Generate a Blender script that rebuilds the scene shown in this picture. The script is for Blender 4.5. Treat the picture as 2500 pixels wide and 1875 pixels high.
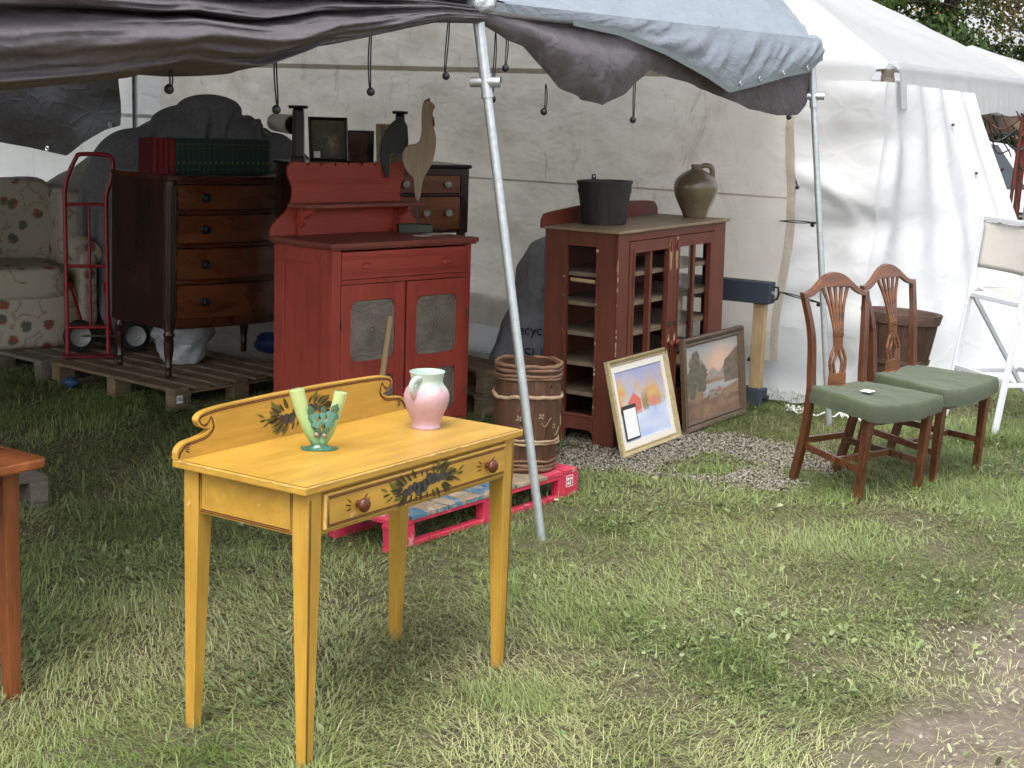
import bpy, bmesh, math, random
import numpy as np
from mathutils import Vector, Matrix, Euler, noise as mnoise
random.seed(7); RNG = np.random.default_rng(7)
for o in list(bpy.data.objects): bpy.data.objects.remove(o)
SC = bpy.context.scene; COL = SC.collection
PI = math.pi; R = math.radians

# ------------------------------------------------------------------ camera, sky, sun, exposure
cam_d = bpy.data.cameras.new('camera'); CAM = bpy.data.objects.new('camera', cam_d); COL.objects.link(CAM)
cam_d.sensor_width = 36.0; cam_d.lens = 36.0*3650/2500; cam_d.clip_start = 0.05; cam_d.clip_end = 600
CAM.location = (0, 0, 1.76)
CAM.matrix_world = Matrix.Translation((0, 0, 1.76)) @ Matrix.Rotation(PI/2-0.185, 4, 'X') @ Matrix.Rotation(0.0345, 4, 'Z')
SC.camera = CAM
SUN_EL, SUN_AZ = 62.0, 200.0          # azimuth clockwise from +Y: the veiled sun stands behind the camera, to its left
w = bpy.data.worlds.new('World'); SC.world = w; w.use_nodes = True
nt = w.node_tree; nt.nodes.clear()
sky = nt.nodes.new('ShaderNodeTexSky'); sky.sky_type = 'NISHITA'; sky.sun_disc = False
sky.sun_elevation = R(SUN_EL); sky.sun_rotation = R(SUN_AZ); sky.dust_density = 4.0; sky.air_density = 1.0; sky.ozone_density = 1.0
hs = nt.nodes.new('ShaderNodeHueSaturation'); hs.inputs['Saturation'].default_value = 0.30
bg = nt.nodes.new('ShaderNodeBackground'); bg.inputs['Strength'].default_value = 0.15
ow = nt.nodes.new('ShaderNodeOutputWorld')
nt.links.new(sky.outputs[0], hs.inputs['Color']); nt.links.new(hs.outputs[0], bg.inputs['Color']); nt.links.new(bg.outputs[0], ow.inputs[0])
sd = bpy.data.lights.new('sun', 'SUN'); sd.energy = 0.75; sd.angle = R(40); sd.color = (1.0, 0.965, 0.90)
sun = bpy.data.objects.new('sun', sd); COL.objects.link(sun)
_az, _el = R(SUN_AZ), R(SUN_EL)
sun_dir = Vector((math.sin(_az)*math.cos(_el), math.cos(_az)*math.cos(_el), math.sin(_el)))
sun.rotation_euler = sun_dir.to_track_quat('Z', 'Y').to_euler(); sun.location = sun_dir*30
SC.render.engine = 'CYCLES'
SC.render.resolution_x = 1024; SC.render.resolution_y = 768
vs = SC.view_settings; vs.view_transform = 'Standard'; vs.look = 'None'; vs.exposure = 1.42; vs.gamma = 1.0; vs.use_curve_mapping = False
SC.cycles.use_adaptive_sampling = True; SC.cycles.adaptive_threshold = 0.03; SC.cycles.adaptive_min_samples = 16
SC.cycles.max_bounces = 6; SC.cycles.diffuse_bounces = 3; SC.cycles.glossy_bounces = 2; SC.cycles.transmission_bounces = 4; SC.cycles.transparent_max_bounces = 4

# the sales field is laid out on one grid: LD runs along the canopy's open side, LN square to it towards the left
LD = Vector((0.515, 0.857, 0)); LN = Vector((-0.857, 0.515, 0))

# ------------------------------------------------------------------ helpers
class MB:
    def __init__(s): s.v = []; s.f = []; s.m = []
    def add(s, vs, fs, mi=0):
        b = len(s.v); s.v += [tuple(p) for p in vs]; s.f += [tuple(b+i for i in f) for f in fs]; s.m += [mi]*len(fs); return s
    def box(s, x0, x1, y0, y1, z0, z1, M=None, mi=0):
        P = [Vector((x, y, z)) for z in (z0, z1) for y in (y0, y1) for x in (x0, x1)]
        if M: P = [M @ p for p in P]
        return s.add(P, [(0,2,3,1),(4,5,7,6),(0,1,5,4),(2,6,7,3),(0,4,6,2),(1,3,7,5)], mi)
    def frust(s, a, b, mi=0):           # a, b: (x0,x1,y0,y1,z) lower and upper rectangles
        P = [(x, y, r[4]) for r in (a, b) for y in (r[2], r[3]) for x in (r[0], r[1])]
        return s.add(P, [(0,2,3,1),(4,5,7,6),(0,1,5,4),(2,6,7,3),(0,4,6,2),(1,3,7,5)], mi)
    def prism(s, pts, t0, t1, ax='y', M=None, mi=0):   # outline (a,b) extruded along an axis; ax names the extruded axis
        def mk(p, t):
            q = {'y': (p[0], t, p[1]), 'x': (t, p[0], p[1]), 'z': (p[0], p[1], t)}[ax]; q = Vector(q); return M @ q if M else q
        n = len(pts); V = [mk(p, t0) for p in pts]+[mk(p, t1) for p in pts]
        F = [tuple(range(n)), tuple(range(2*n-1, n-1, -1))]+[(i, i+n, (i+1) % n+n, (i+1) % n) for i in range(n)]
        return s.add(V, F, mi)
    def tube(s, path, r, n=8, closed=False, caps=True, mi=0, flat=1.0):
        P = [Vector(p) for p in path]; m = len(P); V = []; rr = r if isinstance(r, (list, tuple)) else [r]*m
        up = None
        for i, p in enumerate(P):
            if closed: t = P[(i+1) % m]-P[i-1]
            else: t = P[min(i+1, m-1)]-P[max(i-1, 0)]
            t.normalize()
            if up is None:
                up = Vector((0,0,1)) if abs(t.z) < .9 else Vector((1,0,0))
            a = t.cross(up).normalized(); b = a.cross(t).normalized(); up = b
            for k in range(n):
                th = 2*PI*k/n; V.append(p+a*math.cos(th)*rr[i]+b*math.sin(th)*rr[i]*flat)
        F = []
        for i in range(m if closed else m-1):
            for k in range(n):
                j = (i+1) % m; F.append((i*n+k, i*n+(k+1) % n, j*n+(k+1) % n, j*n+k))
        if caps and not closed: F += [tuple(range(n-1, -1, -1)), tuple(range((m-1)*n, m*n))]
        return s.add(V, F, mi)
    def lathe(s, prof, n=24, c=(0,0,0), M=None, mi=0, closed=False):
        V = []; m = len(prof)
        for r, z in prof:
            for k in range(n):
                p = Vector((c[0]+r*math.cos(2*PI*k/n), c[1]+r*math.sin(2*PI*k/n), c[2]+z)); V.append(M @ p if M else p)
        F = []
        for i in range(m if closed else m-1):
            for k in range(n):
                j = (i+1) % m; F.append((i*n+k, i*n+(k+1) % n, j*n+(k+1) % n, j*n+k))
        if not closed:
            if prof[0][0] > 1e-6: F.append(tuple(range(n-1, -1, -1)))
            if prof[-1][0] > 1e-6: F.append(tuple(range((m-1)*n, m*n)))
        return s.add(V, F, mi)
    def grid(s, fn, nu, nv, mi=0, flip=False):
        V = [fn(i/(nu-1), j/(nv-1)) for j in range(nv) for i in range(nu)]
        F = [((j*nu+i, j*nu+i+1, (j+1)*nu+i+1, (j+1)*nu+i) if not flip else (j*nu+i, (j+1)*nu+i, (j+1)*nu+i+1, j*nu+i+1)) for j in range(nv-1) for i in range(nu-1)]
        return s.add(V, F, mi)
    def build(s, name, mat=None, parent=None, smooth=None, bevel=0, seg=2, solid=0, sub=0, recalc=True):
        me = bpy.data.meshes.new(name); me.from_pydata(s.v, [], s.f)
        if recalc:
            bm = bmesh.new(); bm.from_mesh(me); bmesh.ops.remove_doubles(bm, verts=bm.verts, dist=1e-6)
            bmesh.ops.recalc_face_normals(bm, faces=bm.faces)
            bm.to_mesh(me); bm.free()
        for m_ in (mat if isinstance(mat, (list, tuple)) else [mat]):
            if m_: me.materials.append(m_)
        if any(s.m) and len(s.m) == len(me.polygons): me.polygons.foreach_set('material_index', s.m)
        if smooth is not None:
            me.polygons.foreach_set('use_smooth', [True]*len(me.polygons))
            if smooth < 180: me.set_sharp_from_angle(angle=R(smooth))
        o = bpy.data.objects.new(name, me); COL.objects.link(o)
        if parent: o.parent = parent
        if solid:
            md = o.modifiers.new('solid', 'SOLIDIFY'); md.thickness = solid; md.offset = 0
        if bevel:
            md = o.modifiers.new('bevel', 'BEVEL'); md.width = bevel; md.segments = seg; md.limit_method = 'ANGLE'; md.angle_limit = R(35)
        if sub:
            md = o.modifiers.new('sub', 'SUBSURF'); md.levels = sub; md.render_levels = sub
        return o
def tag(o, label, cat, group=None, kind=None):
    if label: o['label'] = label
    if cat: o['category'] = cat
    if group: o['group'] = group
    if kind: o['kind'] = kind
    return o
def thing(name, label, cat, loc=(0,0,0), rot=(0,0,0), group=None):
    o = bpy.data.objects.new(name, None); COL.objects.link(o); o.empty_display_size = .1
    o.location = loc; o.rotation_euler = rot if isinstance(rot, (tuple, list)) else (0, 0, rot)
    return tag(o, label, cat, group)
def structure(o): o['kind'] = 'structure'; return o
def stuff(o): o['kind'] = 'stuff'; return o
def dup(o, parent=None):
    c = o.copy(); COL.objects.link(c); c.parent = parent
    for ch in list(o.children): dup(ch, c)
    return c
def smoothcurve(pts, n=8):             # Catmull-Rom through 2D/3D points
    P = [Vector(p) for p in pts]; out = []
    for i in range(len(P)-1):
        p0, p1, p2, p3 = P[max(i-1,0)], P[i], P[i+1], P[min(i+2,len(P)-1)]
        for k in range(n):
            t = k/n; out.append(0.5*((2*p1)+(p2-p0)*t+(2*p0-5*p1+4*p2-p3)*t*t+(3*p1-p0-3*p2+p3)*t**3))
    out.append(P[-1]); return out
def interp(x, xs, ys): return float(np.interp(x, xs, ys))
def sstep(a, b, x):
    t = min(1, max(0, (x-a)/(b-a))); return t*t*(3-2*t)

# ------------------------------------------------------------------ materials
class NT:
    def __init__(s, name):
        s.mat = bpy.data.materials.new(name); s.mat.use_nodes = True; s.t = s.mat.node_tree; s.t.nodes.clear()
        s.out = s.t.nodes.new('ShaderNodeOutputMaterial'); s.b = s.t.nodes.new('ShaderNodeBsdfPrincipled')
        s.t.links.new(s.b.outputs[0], s.out.inputs[0]); s._co = None
    def n(s, ty, **kw):
        nd = s.t.nodes.new('ShaderNode'+ty)
        for k, v in kw.items():
            if hasattr(nd, k) and not k[0].isupper(): setattr(nd, k, v)
            else: nd.inputs[k.replace('_', ' ')].default_value = v
        return nd
    def l(s, a, b): s.t.links.new(a, b); return s
    def co(s, scale=(1,1,1), loc=(0,0,0), rot=(0,0,0), space='Object', rnd=False):
        tc = s.n('TexCoord'); mp = s.n('Mapping'); mp.inputs['Scale'].default_value = scale; mp.inputs['Location'].default_value = loc; mp.inputs['Rotation'].default_value = rot
        src = tc.outputs[space]
        if rnd:
            oi = s.n('ObjectInfo'); va = s.n('VectorMath', operation='ADD'); sc = s.n('VectorMath', operation='SCALE'); cx = s.n('CombineXYZ')
            for k in 'XYZ': s.l(oi.outputs['Random'], cx.inputs[k])
            sc.inputs['Scale'].default_value = 37.0; s.l(cx.outputs[0], sc.inputs[0]); s.l(src, va.inputs[0]); s.l(sc.outputs[0], va.inputs[1]); src = va.outputs[0]
        s.l(src, mp.inputs[0]); return mp.outputs[0]
    def noise(s, co, scale, detail=4, rough=.55, dist=0):
        nd = s.n('TexNoise'); nd.inputs['Scale'].default_value = scale; nd.inputs['Detail'].default_value = detail; nd.inputs['Roughness'].default_value = rough; nd.inputs['Distortion'].default_value = dist
        s.l(co, nd.inputs['Vector']); return nd.outputs['Fac']
    def ramp(s, fac, stops, interp='LINEAR'):
        nd = s.n('ValToRGB'); cr = nd.color_ramp; cr.interpolation = interp
        while len(cr.elements) < len(stops): cr.elements.new(0.5)
        for e, (p, c) in zip(cr.elements, stops):
            e.position = p; e.color = (c, c, c, 1) if isinstance(c, (int, float)) else (*c, 1)
        s.l(fac, nd.inputs[0]); return nd.outputs[0]
    def mix(s, fac, a, b, mode='MIX'):
        nd = s.n('Mix', data_type='RGBA', blend_type=mode)
        for i, x in ((0, fac), (6, a), (7, b)):
            if isinstance(x, bpy.types.NodeSocket): s.l(x, nd.inputs[i])
            elif i == 0: nd.inputs[0].default_value = x
            else: nd.inputs[i].default_value = (*x, 1)
        return nd.outputs[2]
    def math(s, op, a, b=0.0):
        nd = s.n('Math', operation=op)
        for i, x in ((0, a), (1, b)):
            if isinstance(x, bpy.types.NodeSocket): s.l(x, nd.inputs[i])
            else: nd.inputs[i].default_value = x
        return nd.outputs[0]
    def bump(s, h, strength=.3, dist=.01, prev=None):
        nd = s.n('Bump'); nd.inputs['Strength'].default_value = strength; nd.inputs['Distance'].default_value = dist; s.l(h, nd.inputs['Height'])
        if prev: s.l(prev, nd.inputs['Normal'])
        return nd.outputs[0]
    def done(s, color=None, rough=.6, normal=None, spec=.5, metal=0, **kw):
        if color is not None:
            if isinstance(color, bpy.types.NodeSocket): s.l(color, s.b.inputs['Base Color'])
            else: s.b.inputs['Base Color'].default_value = (*color, 1)
        if isinstance(rough, bpy.types.NodeSocket): s.l(rough, s.b.inputs['Roughness'])
        else: s.b.inputs['Roughness'].default_value = rough
        s.b.inputs['Specular IOR Level'].default_value = spec; s.b.inputs['Metallic'].default_value = metal
        if normal: s.l(normal, s.b.inputs['Normal'])
        for k, v in kw.items(): s.b.inputs[k.replace('_', ' ')].default_value = v
        return s.mat
def sc3(axis, a, b): return {'x': (a,b,b), 'y': (b,a,b), 'z': (b,b,a)}[axis]
def m_wood(name, dark, light, axis='x', scale=1.0, rough=.45, spec=.5, bump=.12, coat=0, grain=26, rnd=False, ringy=.5):
    t = NT(name); co = t.co(sc3(axis, .09*scale, 1.0*scale), rnd=rnd)
    a = t.noise(co, grain, 6, .6, 1.2); co2 = t.co(sc3(axis, .35*scale, 1*scale), (3,1,2), rnd=rnd); b = t.noise(co2, 4.5, 3, .5, 2.0)
    f = t.mix(ringy, a, b); c = t.ramp(f, [(.30, dark), (.52, tuple((x+y)/2 for x, y in zip(dark, light))), (.72, light)])
    fine = t.noise(co, grain*5, 2, .5)
    c = t.mix(t.ramp(fine, [(.35, .25), (.6, 0.0)]), c, tuple(x*.6 for x in dark))
    return t.done(c, t.ramp(b, [(.3, rough*.85), (.7, min(1, rough*1.2))]), t.bump(a, bump, .004), spec, Coat_Weight=coat, Coat_Roughness=.15)
def m_paint(name, col, var=.12, wear=None, wearamt=.62, rough=.5, axis='x', spec=.4, bump=.15, dirt=None, coat=0):
    t = NT(name); co = t.co(sc3(axis, .12, 1.0)); br = t.noise(co, 22, 5, .6, .4); co1 = t.co(); big = t.noise(co1, 2.6, 4, .6)
    c = t.mix(t.ramp(big, [(.3, 0.0), (.75, 1.0)]), tuple(x*(1-var) for x in col), tuple(min(1, x*(1+var)) for x in col))
    c = t.mix(t.ramp(br, [(.35, .55), (.62, 0.0)]), c, tuple(x*(1-2.6*var) for x in col))
    fs = t.noise(t.co(sc3(axis, .05, 1.0), (2,4,1)), 120, 3, .6); c = t.mix(t.ramp(fs, [(.36, .35), (.5, 0.0), (.62, 0.0), (.75, .25)]), c, tuple(x*.62 for x in col))
    if dirt:
        dn = t.noise(co1, 6.5, 6, .65); c = t.mix(t.ramp(dn, [(.5, 0.0), (.78, .55)]), c, dirt)
    if wear:
        wn = t.noise(co1, 13, 8, .72, .3); c = t.mix(t.ramp(wn, [(wearamt, 0.0), (wearamt+.03, .85)]), c, wear)
    return t.done(c, t.ramp(br, [(.3, rough*.85), (.7, min(1, rough*1.15))]), t.bump(br, bump, .003), spec, Coat_Weight=coat, Coat_Roughness=.2)
def m_flat(name, col, rough=.5, spec=.5, metal=0, var=.08, scale=30, bump=0, **kw):
    t = NT(name); co = t.co(); a = t.noise(co, scale, 4, .6)
    c = t.mix(t.ramp(a, [(.3, 0.0), (.7, 1.0)]), tuple(x*(1-var) for x in col), tuple(min(1, x*(1+var)) for x in col))
    return t.done(c, rough, t.bump(a, bump, .003) if bump else None, spec, metal, **kw)
def m_sheet(name, col, stain=None, trans=.35, wr=5.0, rough=.45, spec=.4, bump=.6, tcol=None, horiz=True, bd=.03, fine=1.0, stain_lo=.52, crease=.35):
    """thin woven plastic sheet: creases as relief, some light passes through"""
    t = NT(name); co = t.co((1,1,1.6) if horiz else (1,1,1)); n1 = t.noise(co, wr, 3, .6, .25)
    vo = t.n('TexVoronoi', feature='DISTANCE_TO_EDGE'); vo.inputs['Scale'].default_value = wr*1.7
    wob = t.mix(.12, co, t.n('TexNoise').outputs['Color']); t.l(wob, vo.inputs['Vector'])
    cre = t.ramp(vo.outputs['Distance'], [(0.0, 1.0), (.10, 0.0)])
    n2 = t.noise(co, wr*6*fine, 3, .65, .5)
    c = t.mix(t.ramp(n1, [(.35, 0.0), (.7, 1.0)]), tuple(x*.94 for x in col), col)
    if stain:
        s1 = t.noise(t.co((1,1,.45), (5,2,1)), 2.1, 8, .70, .6); c = t.mix(t.ramp(s1, [(stain_lo, 0.0), (stain_lo+.26, .75)]), c, stain)
        s2 = t.noise(t.co((2.2,2.2,.5), (1,7,3)), 3.0, 8, .8, 1.0); c = t.mix(t.ramp(s2, [(.57, 0.0), (.72, .75)]), c, tuple(x*.66 for x in stain))
    nb = t.bump(n1, bump, bd); nb = t.bump(cre, bump*crease, bd*.35, nb); nb = t.bump(n2, bump*.5, bd*.12, nb)
    t.done(c, rough, nb, spec)
    if trans:
        tr = t.n('BsdfTranslucent'); mx = t.n('MixShader'); mx.inputs[0].default_value = trans
        if tcol: tr.inputs[0].default_value = (*tcol, 1)
        else: t.l(c, tr.inputs[0])
        t.l(nb, tr.inputs['Normal']); t.l(t.b.outputs[0], mx.inputs[1]); t.l(tr.outputs[0], mx.inputs[2]); t.l(mx.outputs[0], t.out.inputs[0])
    return t.mat
M = {}
M['yellow'] = m_paint('mustard_paint', (.505,.287,.043), .15, (.60,.42,.18), .655, .36, 'x', .5, .22, (.37,.185,.022), coat=.15)
M['yellow_z'] = m_paint('mustard_paint_upright', (.505,.287,.043), .15, (.60,.42,.18), .655, .38, 'z', .5, .22, (.37,.185,.022), coat=.15)
M['stripe'] = m_flat('dark_red_stripe', (.075,.014,.008), .4)
M['edgewear'] = m_flat('worn_pale_edge', (.62,.42,.16), .6, var=.2, scale=60)
M['knobwood'] = m_wood('turned_knob_wood', (.05,.012,.006), (.14,.035,.015), 'y', 3, .3)
M['stencil_grey'] = m_flat('stencil_grey', (.040,.038,.034), .5, var=.35, scale=80)
M['stencil_green'] = m_flat('stencil_olive', (.115,.095,.018), .5, var=.3, scale=90)
M['stencil_dark'] = m_flat('stencil_dark', (.028,.018,.006), .5, var=.3, scale=90)
M['red'] = m_paint('barn_red_paint', (.46,.078,.052), .12, (.54,.27,.18), .73, .5, 'x', .35, .15, (.27,.050,.036))
M['red_z'] = m_paint('barn_red_paint_upright', (.46,.078,.052), .12, (.54,.27,.18), .73, .5, 'z', .35, .15, (.20,.042,.032))
M['redtop'] = m_paint('barn_red_worn_top', (.29,.075,.052), .18, (.30,.12,.08), .64, .5, 'x', .4, .2, (.10,.04,.03))
M['oxblood'] = m_paint('oxblood_paint', (.140,.036,.019), .18, (.32,.20,.12), .68, .5, 'z', .4, .2, (.065,.016,.013))
M['oxblood_x'] = m_paint('oxblood_paint_level', (.17,.035,.020), .16, (.40,.26,.15), .66, .5, 'x', .4, .2, (.09,.022,.015))
M['chip'] = m_flat('bare_chipped_wood', (.45,.30,.16), .7, var=.25, scale=50)
M['topwood'] = m_wood('worn_pine_top', (.17,.115,.068), (.34,.255,.16), 'x', 1.0, .55, .4)
M['shelfwood'] = m_wood('grey_pine_shelf', (.13,.095,.065), (.26,.20,.14), 'x', 1.2, .75, .2)
M['tin'] = NT('punched_tin_base') and None
def m_tin():
    t = NT('punched_tin'); co = t.co(); a = t.noise(co, 9, 6, .6); c = t.ramp(a, [(.3, (.19,.165,.13)), (.7, (.34,.30,.245))])
    return t.done(c, .5, t.bump(t.noise(co, 60, 3, .5), .15, .003), .5, .2)
M['tin'] = m_tin()
M['tindot'] = m_flat('punched_hole', (.03,.026,.022), .8)
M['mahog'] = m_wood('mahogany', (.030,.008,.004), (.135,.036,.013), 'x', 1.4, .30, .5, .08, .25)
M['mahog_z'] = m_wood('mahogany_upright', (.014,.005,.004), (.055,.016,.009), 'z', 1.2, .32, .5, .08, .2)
M['mahog_front'] = m_wood('flame_mahogany_front', (.060,.016,.006), (.25,.080,.026), 'x', 1.0, .28, .5, .05, .3, ringy=.6)
M['cherry_front'] = m_wood('cherry_drawer_front', (.12,.036,.012), (.30,.105,.035), 'x', 1.2, .35)
M['darktop'] = m_flat('ebonised_top', (.014,.012,.012), .3)
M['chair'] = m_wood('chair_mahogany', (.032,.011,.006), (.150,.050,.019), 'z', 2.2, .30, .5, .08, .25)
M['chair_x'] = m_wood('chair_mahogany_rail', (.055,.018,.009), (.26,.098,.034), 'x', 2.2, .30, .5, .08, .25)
M['brown'] = m_wood('orange_brown_varnish', (.155,.042,.012), (.40,.125,.035), 'x', 1.2, .32, .5, .08, .3)
M['brown_z'] = m_wood('orange_brown_leg', (.12,.035,.012), (.30,.095,.030), 'z', 1.2, .36, .5, .08, .2)
M['pallet'] = m_wood('pallet_wood', (.105,.078,.050), (.31,.225,.135), 'x', 1.6, .8, .2, .3, rnd=True)
M['pallet_old'] = m_wood('weathered_pallet_wood', (.10,.085,.07), (.26,.225,.18), 'x', 1.6, .85, .2, .3, rnd=True)
M['lumber'] = m_wood('pine_stud', (.34,.225,.115), (.56,.41,.235), 'z', 1.6, .7, .2, .2, rnd=True)
M['steel'] = m_flat('galvanised_steel', (.50,.53,.55), .38, .5, .75, .14, 40, .08)
M['darksteel'] = m_flat('dull_dark_steel', (.10,.10,.10), .5, .5, .6)
M['black'] = m_flat('black_rubber', (.010,.010,.011), .55)
M['cord'] = m_flat('black_bungee_cord', (.016,.015,.017), .8)
M['ball'] = m_flat('black_bungee_ball', (.012,.012,.013), .45)
M['brass'] = m_flat('aged_brass', (.16,.12,.06), .4, .5, .7)
M['paper'] = m_flat('white_paper_card', (.80,.80,.78), .7, .2, 0, .02)
M['white_tarp'] = m_sheet('white_tent_vinyl', (.68,.69,.705), None, .32, 2.2, .38, .4, .22, bd=.05, fine=.7)
M['tent_roof'] = m_sheet('white_tent_roof_vinyl', (.68,.69,.70), None, .48, 1.3, .4, .4, .18, bd=.04, fine=.5)
M['beige_tarp'] = m_sheet('dirty_beige_tarp', (.90,.85,.76), (.52,.42,.31), .60, 3.0, .5, .3, .5, bd=.05, stain_lo=.54, crease=.16)
M['silver_tarp'] = m_sheet('silver_tarp_outside', (.19,.222,.255), None, 0, 4.5, .42, .5, .5, bd=.045, crease=.15)
M['brown_tarp'] = m_sheet('brown_tarp_inside', (.092,.082,.088), None, 0, 3.5, .60, .35, .9, bd=.035, crease=.2)
for _n in M['brown_tarp'].node_tree.nodes:
    if _n.type == 'BSDF_PRINCIPLED': _n.inputs['Coat Weight'].default_value = .0; _n.inputs['Coat Roughness'].default_value = .3
M['dark_tarp'] = m_sheet('black_tarp', (.006,.006,.009), None, 0, 3.0, .45, .4, .4)
M['hem'] = m_flat('grey_green_hem', (.14,.165,.17), .5)
M['cable'] = m_flat('white_cable', (.75,.75,.72), .45)
# ------------------------------------------------------------------ ground, path, gravel, grass
def hn(x, y, s=1.0, o=0): return mnoise.noise(Vector((x*s+o, y*s-o, o*.37)))
def gz(x, y): return -.004+.012*hn(x, y, .9)+.006*hn(x, y, 2.7, 5)
def path_sd(x, y): return (x-.82)*.85-(y-3.84)*.526
def gravel_f(x, y):
    e = math.hypot((x-.95)/.80, (y-7.50)/.68)+.28*hn(x, y, 2.5, 3)+.12*hn(x, y, 7, 9)
    h = math.hypot((x-1.03)/.27, (y-7.30)/.22)+.25*hn(x, y, 5, 8)
    return min(sstep(1.05, .78, e), sstep(.7, 1.05, h))
xs = [-160,-70,-30,-14,-9]+list(np.arange(-6, 6.01, .1))+[9,14,30,70,160]; ys = [-40,-10,-2]+list(np.arange(1.0, 13.01, .1))+[16,24,45,90,200]
gb = MB(); gv = []
for y in ys:
    for x in xs:
        z = gz(x, y) if (-6.05 < x < 6.05 and .95 < y < 13.05) else -.004
        gv.append((float(x), float(y), z-(.018*sstep(.05, .4, path_sd(x, y)) if y < 13 else 0)))
nx = len(xs); gb.add(gv, [(j*nx+i, j*nx+i+1, (j+1)*nx+i+1, (j+1)*nx+i) for j in range(len(ys)-1) for i in range(nx-1)])
def m_ground():
    t = NT('trodden_soil_and_thatch'); co = t.co(); a = t.noise(co, 3.2, 6, .62); b = t.noise(co, 34, 5, .65); e = t.noise(co, 130, 3, .6)
    soil = t.ramp(b, [(.25, (.045,.038,.025)), (.5, (.09,.076,.05)), (.8, (.16,.135,.095))])
    thatch = t.ramp(e, [(.3, (.045,.048,.020)), (.55, (.10,.10,.048)), (.8, (.20,.19,.10))])
    fac = t.ramp(a, [(.38, 0.0), (.60, .85)])
    # trodden path along the stalls is bare
    sx = t.n('SeparateXYZ'); t.l(co, sx.inputs[0])
    sdv = t.math('SUBTRACT', t.math('MULTIPLY', t.math('SUBTRACT', sx.outputs['X'], .82), .85), t.math('MULTIPLY', t.math('SUBTRACT', sx.outputs['Y'], 3.84), .526))
    sdv = t.math('ADD', sdv, t.math('MULTIPLY', t.math('SUBTRACT', t.noise(co, 4.5, 5, .6), .5), .7))
    bare = t.ramp(sdv, [(-.05, 0.0), (.28, .9)])
    psoil = t.ramp(b, [(.25, (.11,.088,.070)), (.55, (.172,.141,.113)), (.8, (.25,.212,.175))])
    c = t.mix(fac, soil, thatch); c = t.mix(bare, c, psoil)
    nb = t.bump(b, .5, .012); nb = t.bump(e, .5, .006, nb)
    return t.done(c, .9, nb, .15)
ground = structure(gb.build('ground', m_ground(), smooth=180, recalc=False))

def fastmesh(name, V, nq, nt_, quads, tris, mat, cols=None):
    """numpy mesh of quads then tris"""
    me = bpy.data.meshes.new(name); nv = len(V); me.vertices.add(nv); me.vertices.foreach_set('co', np.ascontiguousarray(V, dtype=np.float32).ravel())
    loops = np.concatenate([quads.ravel(), tris.ravel()]).astype(np.int32); me.loops.add(len(loops)); me.loops.foreach_set('vertex_index', loops)
    npoly = len(quads)+len(tris); me.polygons.add(npoly)
    ls = np.concatenate([np.arange(len(quads))*4, len(quads)*4+np.arange(len(tris))*3]).astype(np.int32)
    me.polygons.foreach_set('loop_start', ls)
    me.update(calc_edges=True)
    if cols is not None:
        at = me.attributes.new('tone', 'FLOAT', 'POINT'); at.data.foreach_set('value', np.ascontiguousarray(cols, dtype=np.float32))
    me.materials.append(mat); me.validate(); o = bpy.data.objects.new(name, me); COL.objects.link(o); return o

# low-frequency value noise for numpy
class VN:
    def __init__(s, seed): s.g = np.random.default_rng(seed).random((256, 256))
    def __call__(s, x, y, f):
        x = x*f+50; y = y*f+50; i = np.floor(x).astype(int); j = np.floor(y).astype(int); u = x-i; v = y-j; u = u*u*(3-2*u); v = v*v*(3-2*v)
        g = s.g; a = g[i % 256, j % 256]; b = g[(i+1) % 256, j % 256]; c = g[i % 256, (j+1) % 256]; d = g[(i+1) % 256, (j+1) % 256]
        return (a*(1-u)+b*u)*(1-v)+(c*(1-u)+d*u)*v
v1, v2, v3, v4 = VN(1), VN(2), VN(3), VN(4)
def fields(x, y):
    sd = (x-.82)*.85-(y-3.84)*.526+.55*(v1(x, y, 3.0)-.5)+.35*(v2(x, y, 8)-.5)
    path = np.clip((sd+.05)/.34, 0, 1)
    e = np.hypot((x-.93)/.72, (y-7.50)/.60)+.5*(v3(x, y, 3)-.5)+.3*(v4(x, y, 9)-.5)
    h = np.hypot((x-1.03)/.27, (y-7.30)/.22)+1.0*(v2(x, y, 5)-.5)+.6*(v1(x, y, 13)-.5)
    grav = np.clip((1.05-e)/.25, 0, 1)*np.clip((h-.55)/.6, 0, 1)
    return path, grav
def m_grass():
    t = NT('grass_blades'); at = t.n('Attribute'); at.attribute_name = 'tone'
    c = t.ramp(at.outputs['Fac'], [(0, (.088,.140,.033)), (.30, (.158,.220,.064)), (.58, (.262,.308,.116)), (.80, (.37,.38,.178)), (1, (.50,.465,.29))])
    t.done(c, .5, None, .35)
    tr = t.n('BsdfTranslucent'); mx = t.n('MixShader'); mx.inputs[0].default_value = .25; t.l(c, tr.inputs[0]); t.l(t.b.outputs[0], mx.inputs[1]); t.l(tr.outputs[0], mx.inputs[2]); t.l(mx.outputs[0], t.out.inputs[0])
    return t.mat
MG = m_grass()
def scatter(N, ymin, ymax, ypow, margin):
    u = RNG.random(N); y = (ymin**ypow+u*(ymax**ypow-ymin**ypow))**(1/ypow); x = (RNG.random(N)*2-1)*(.36*y+margin); return x, y
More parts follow.
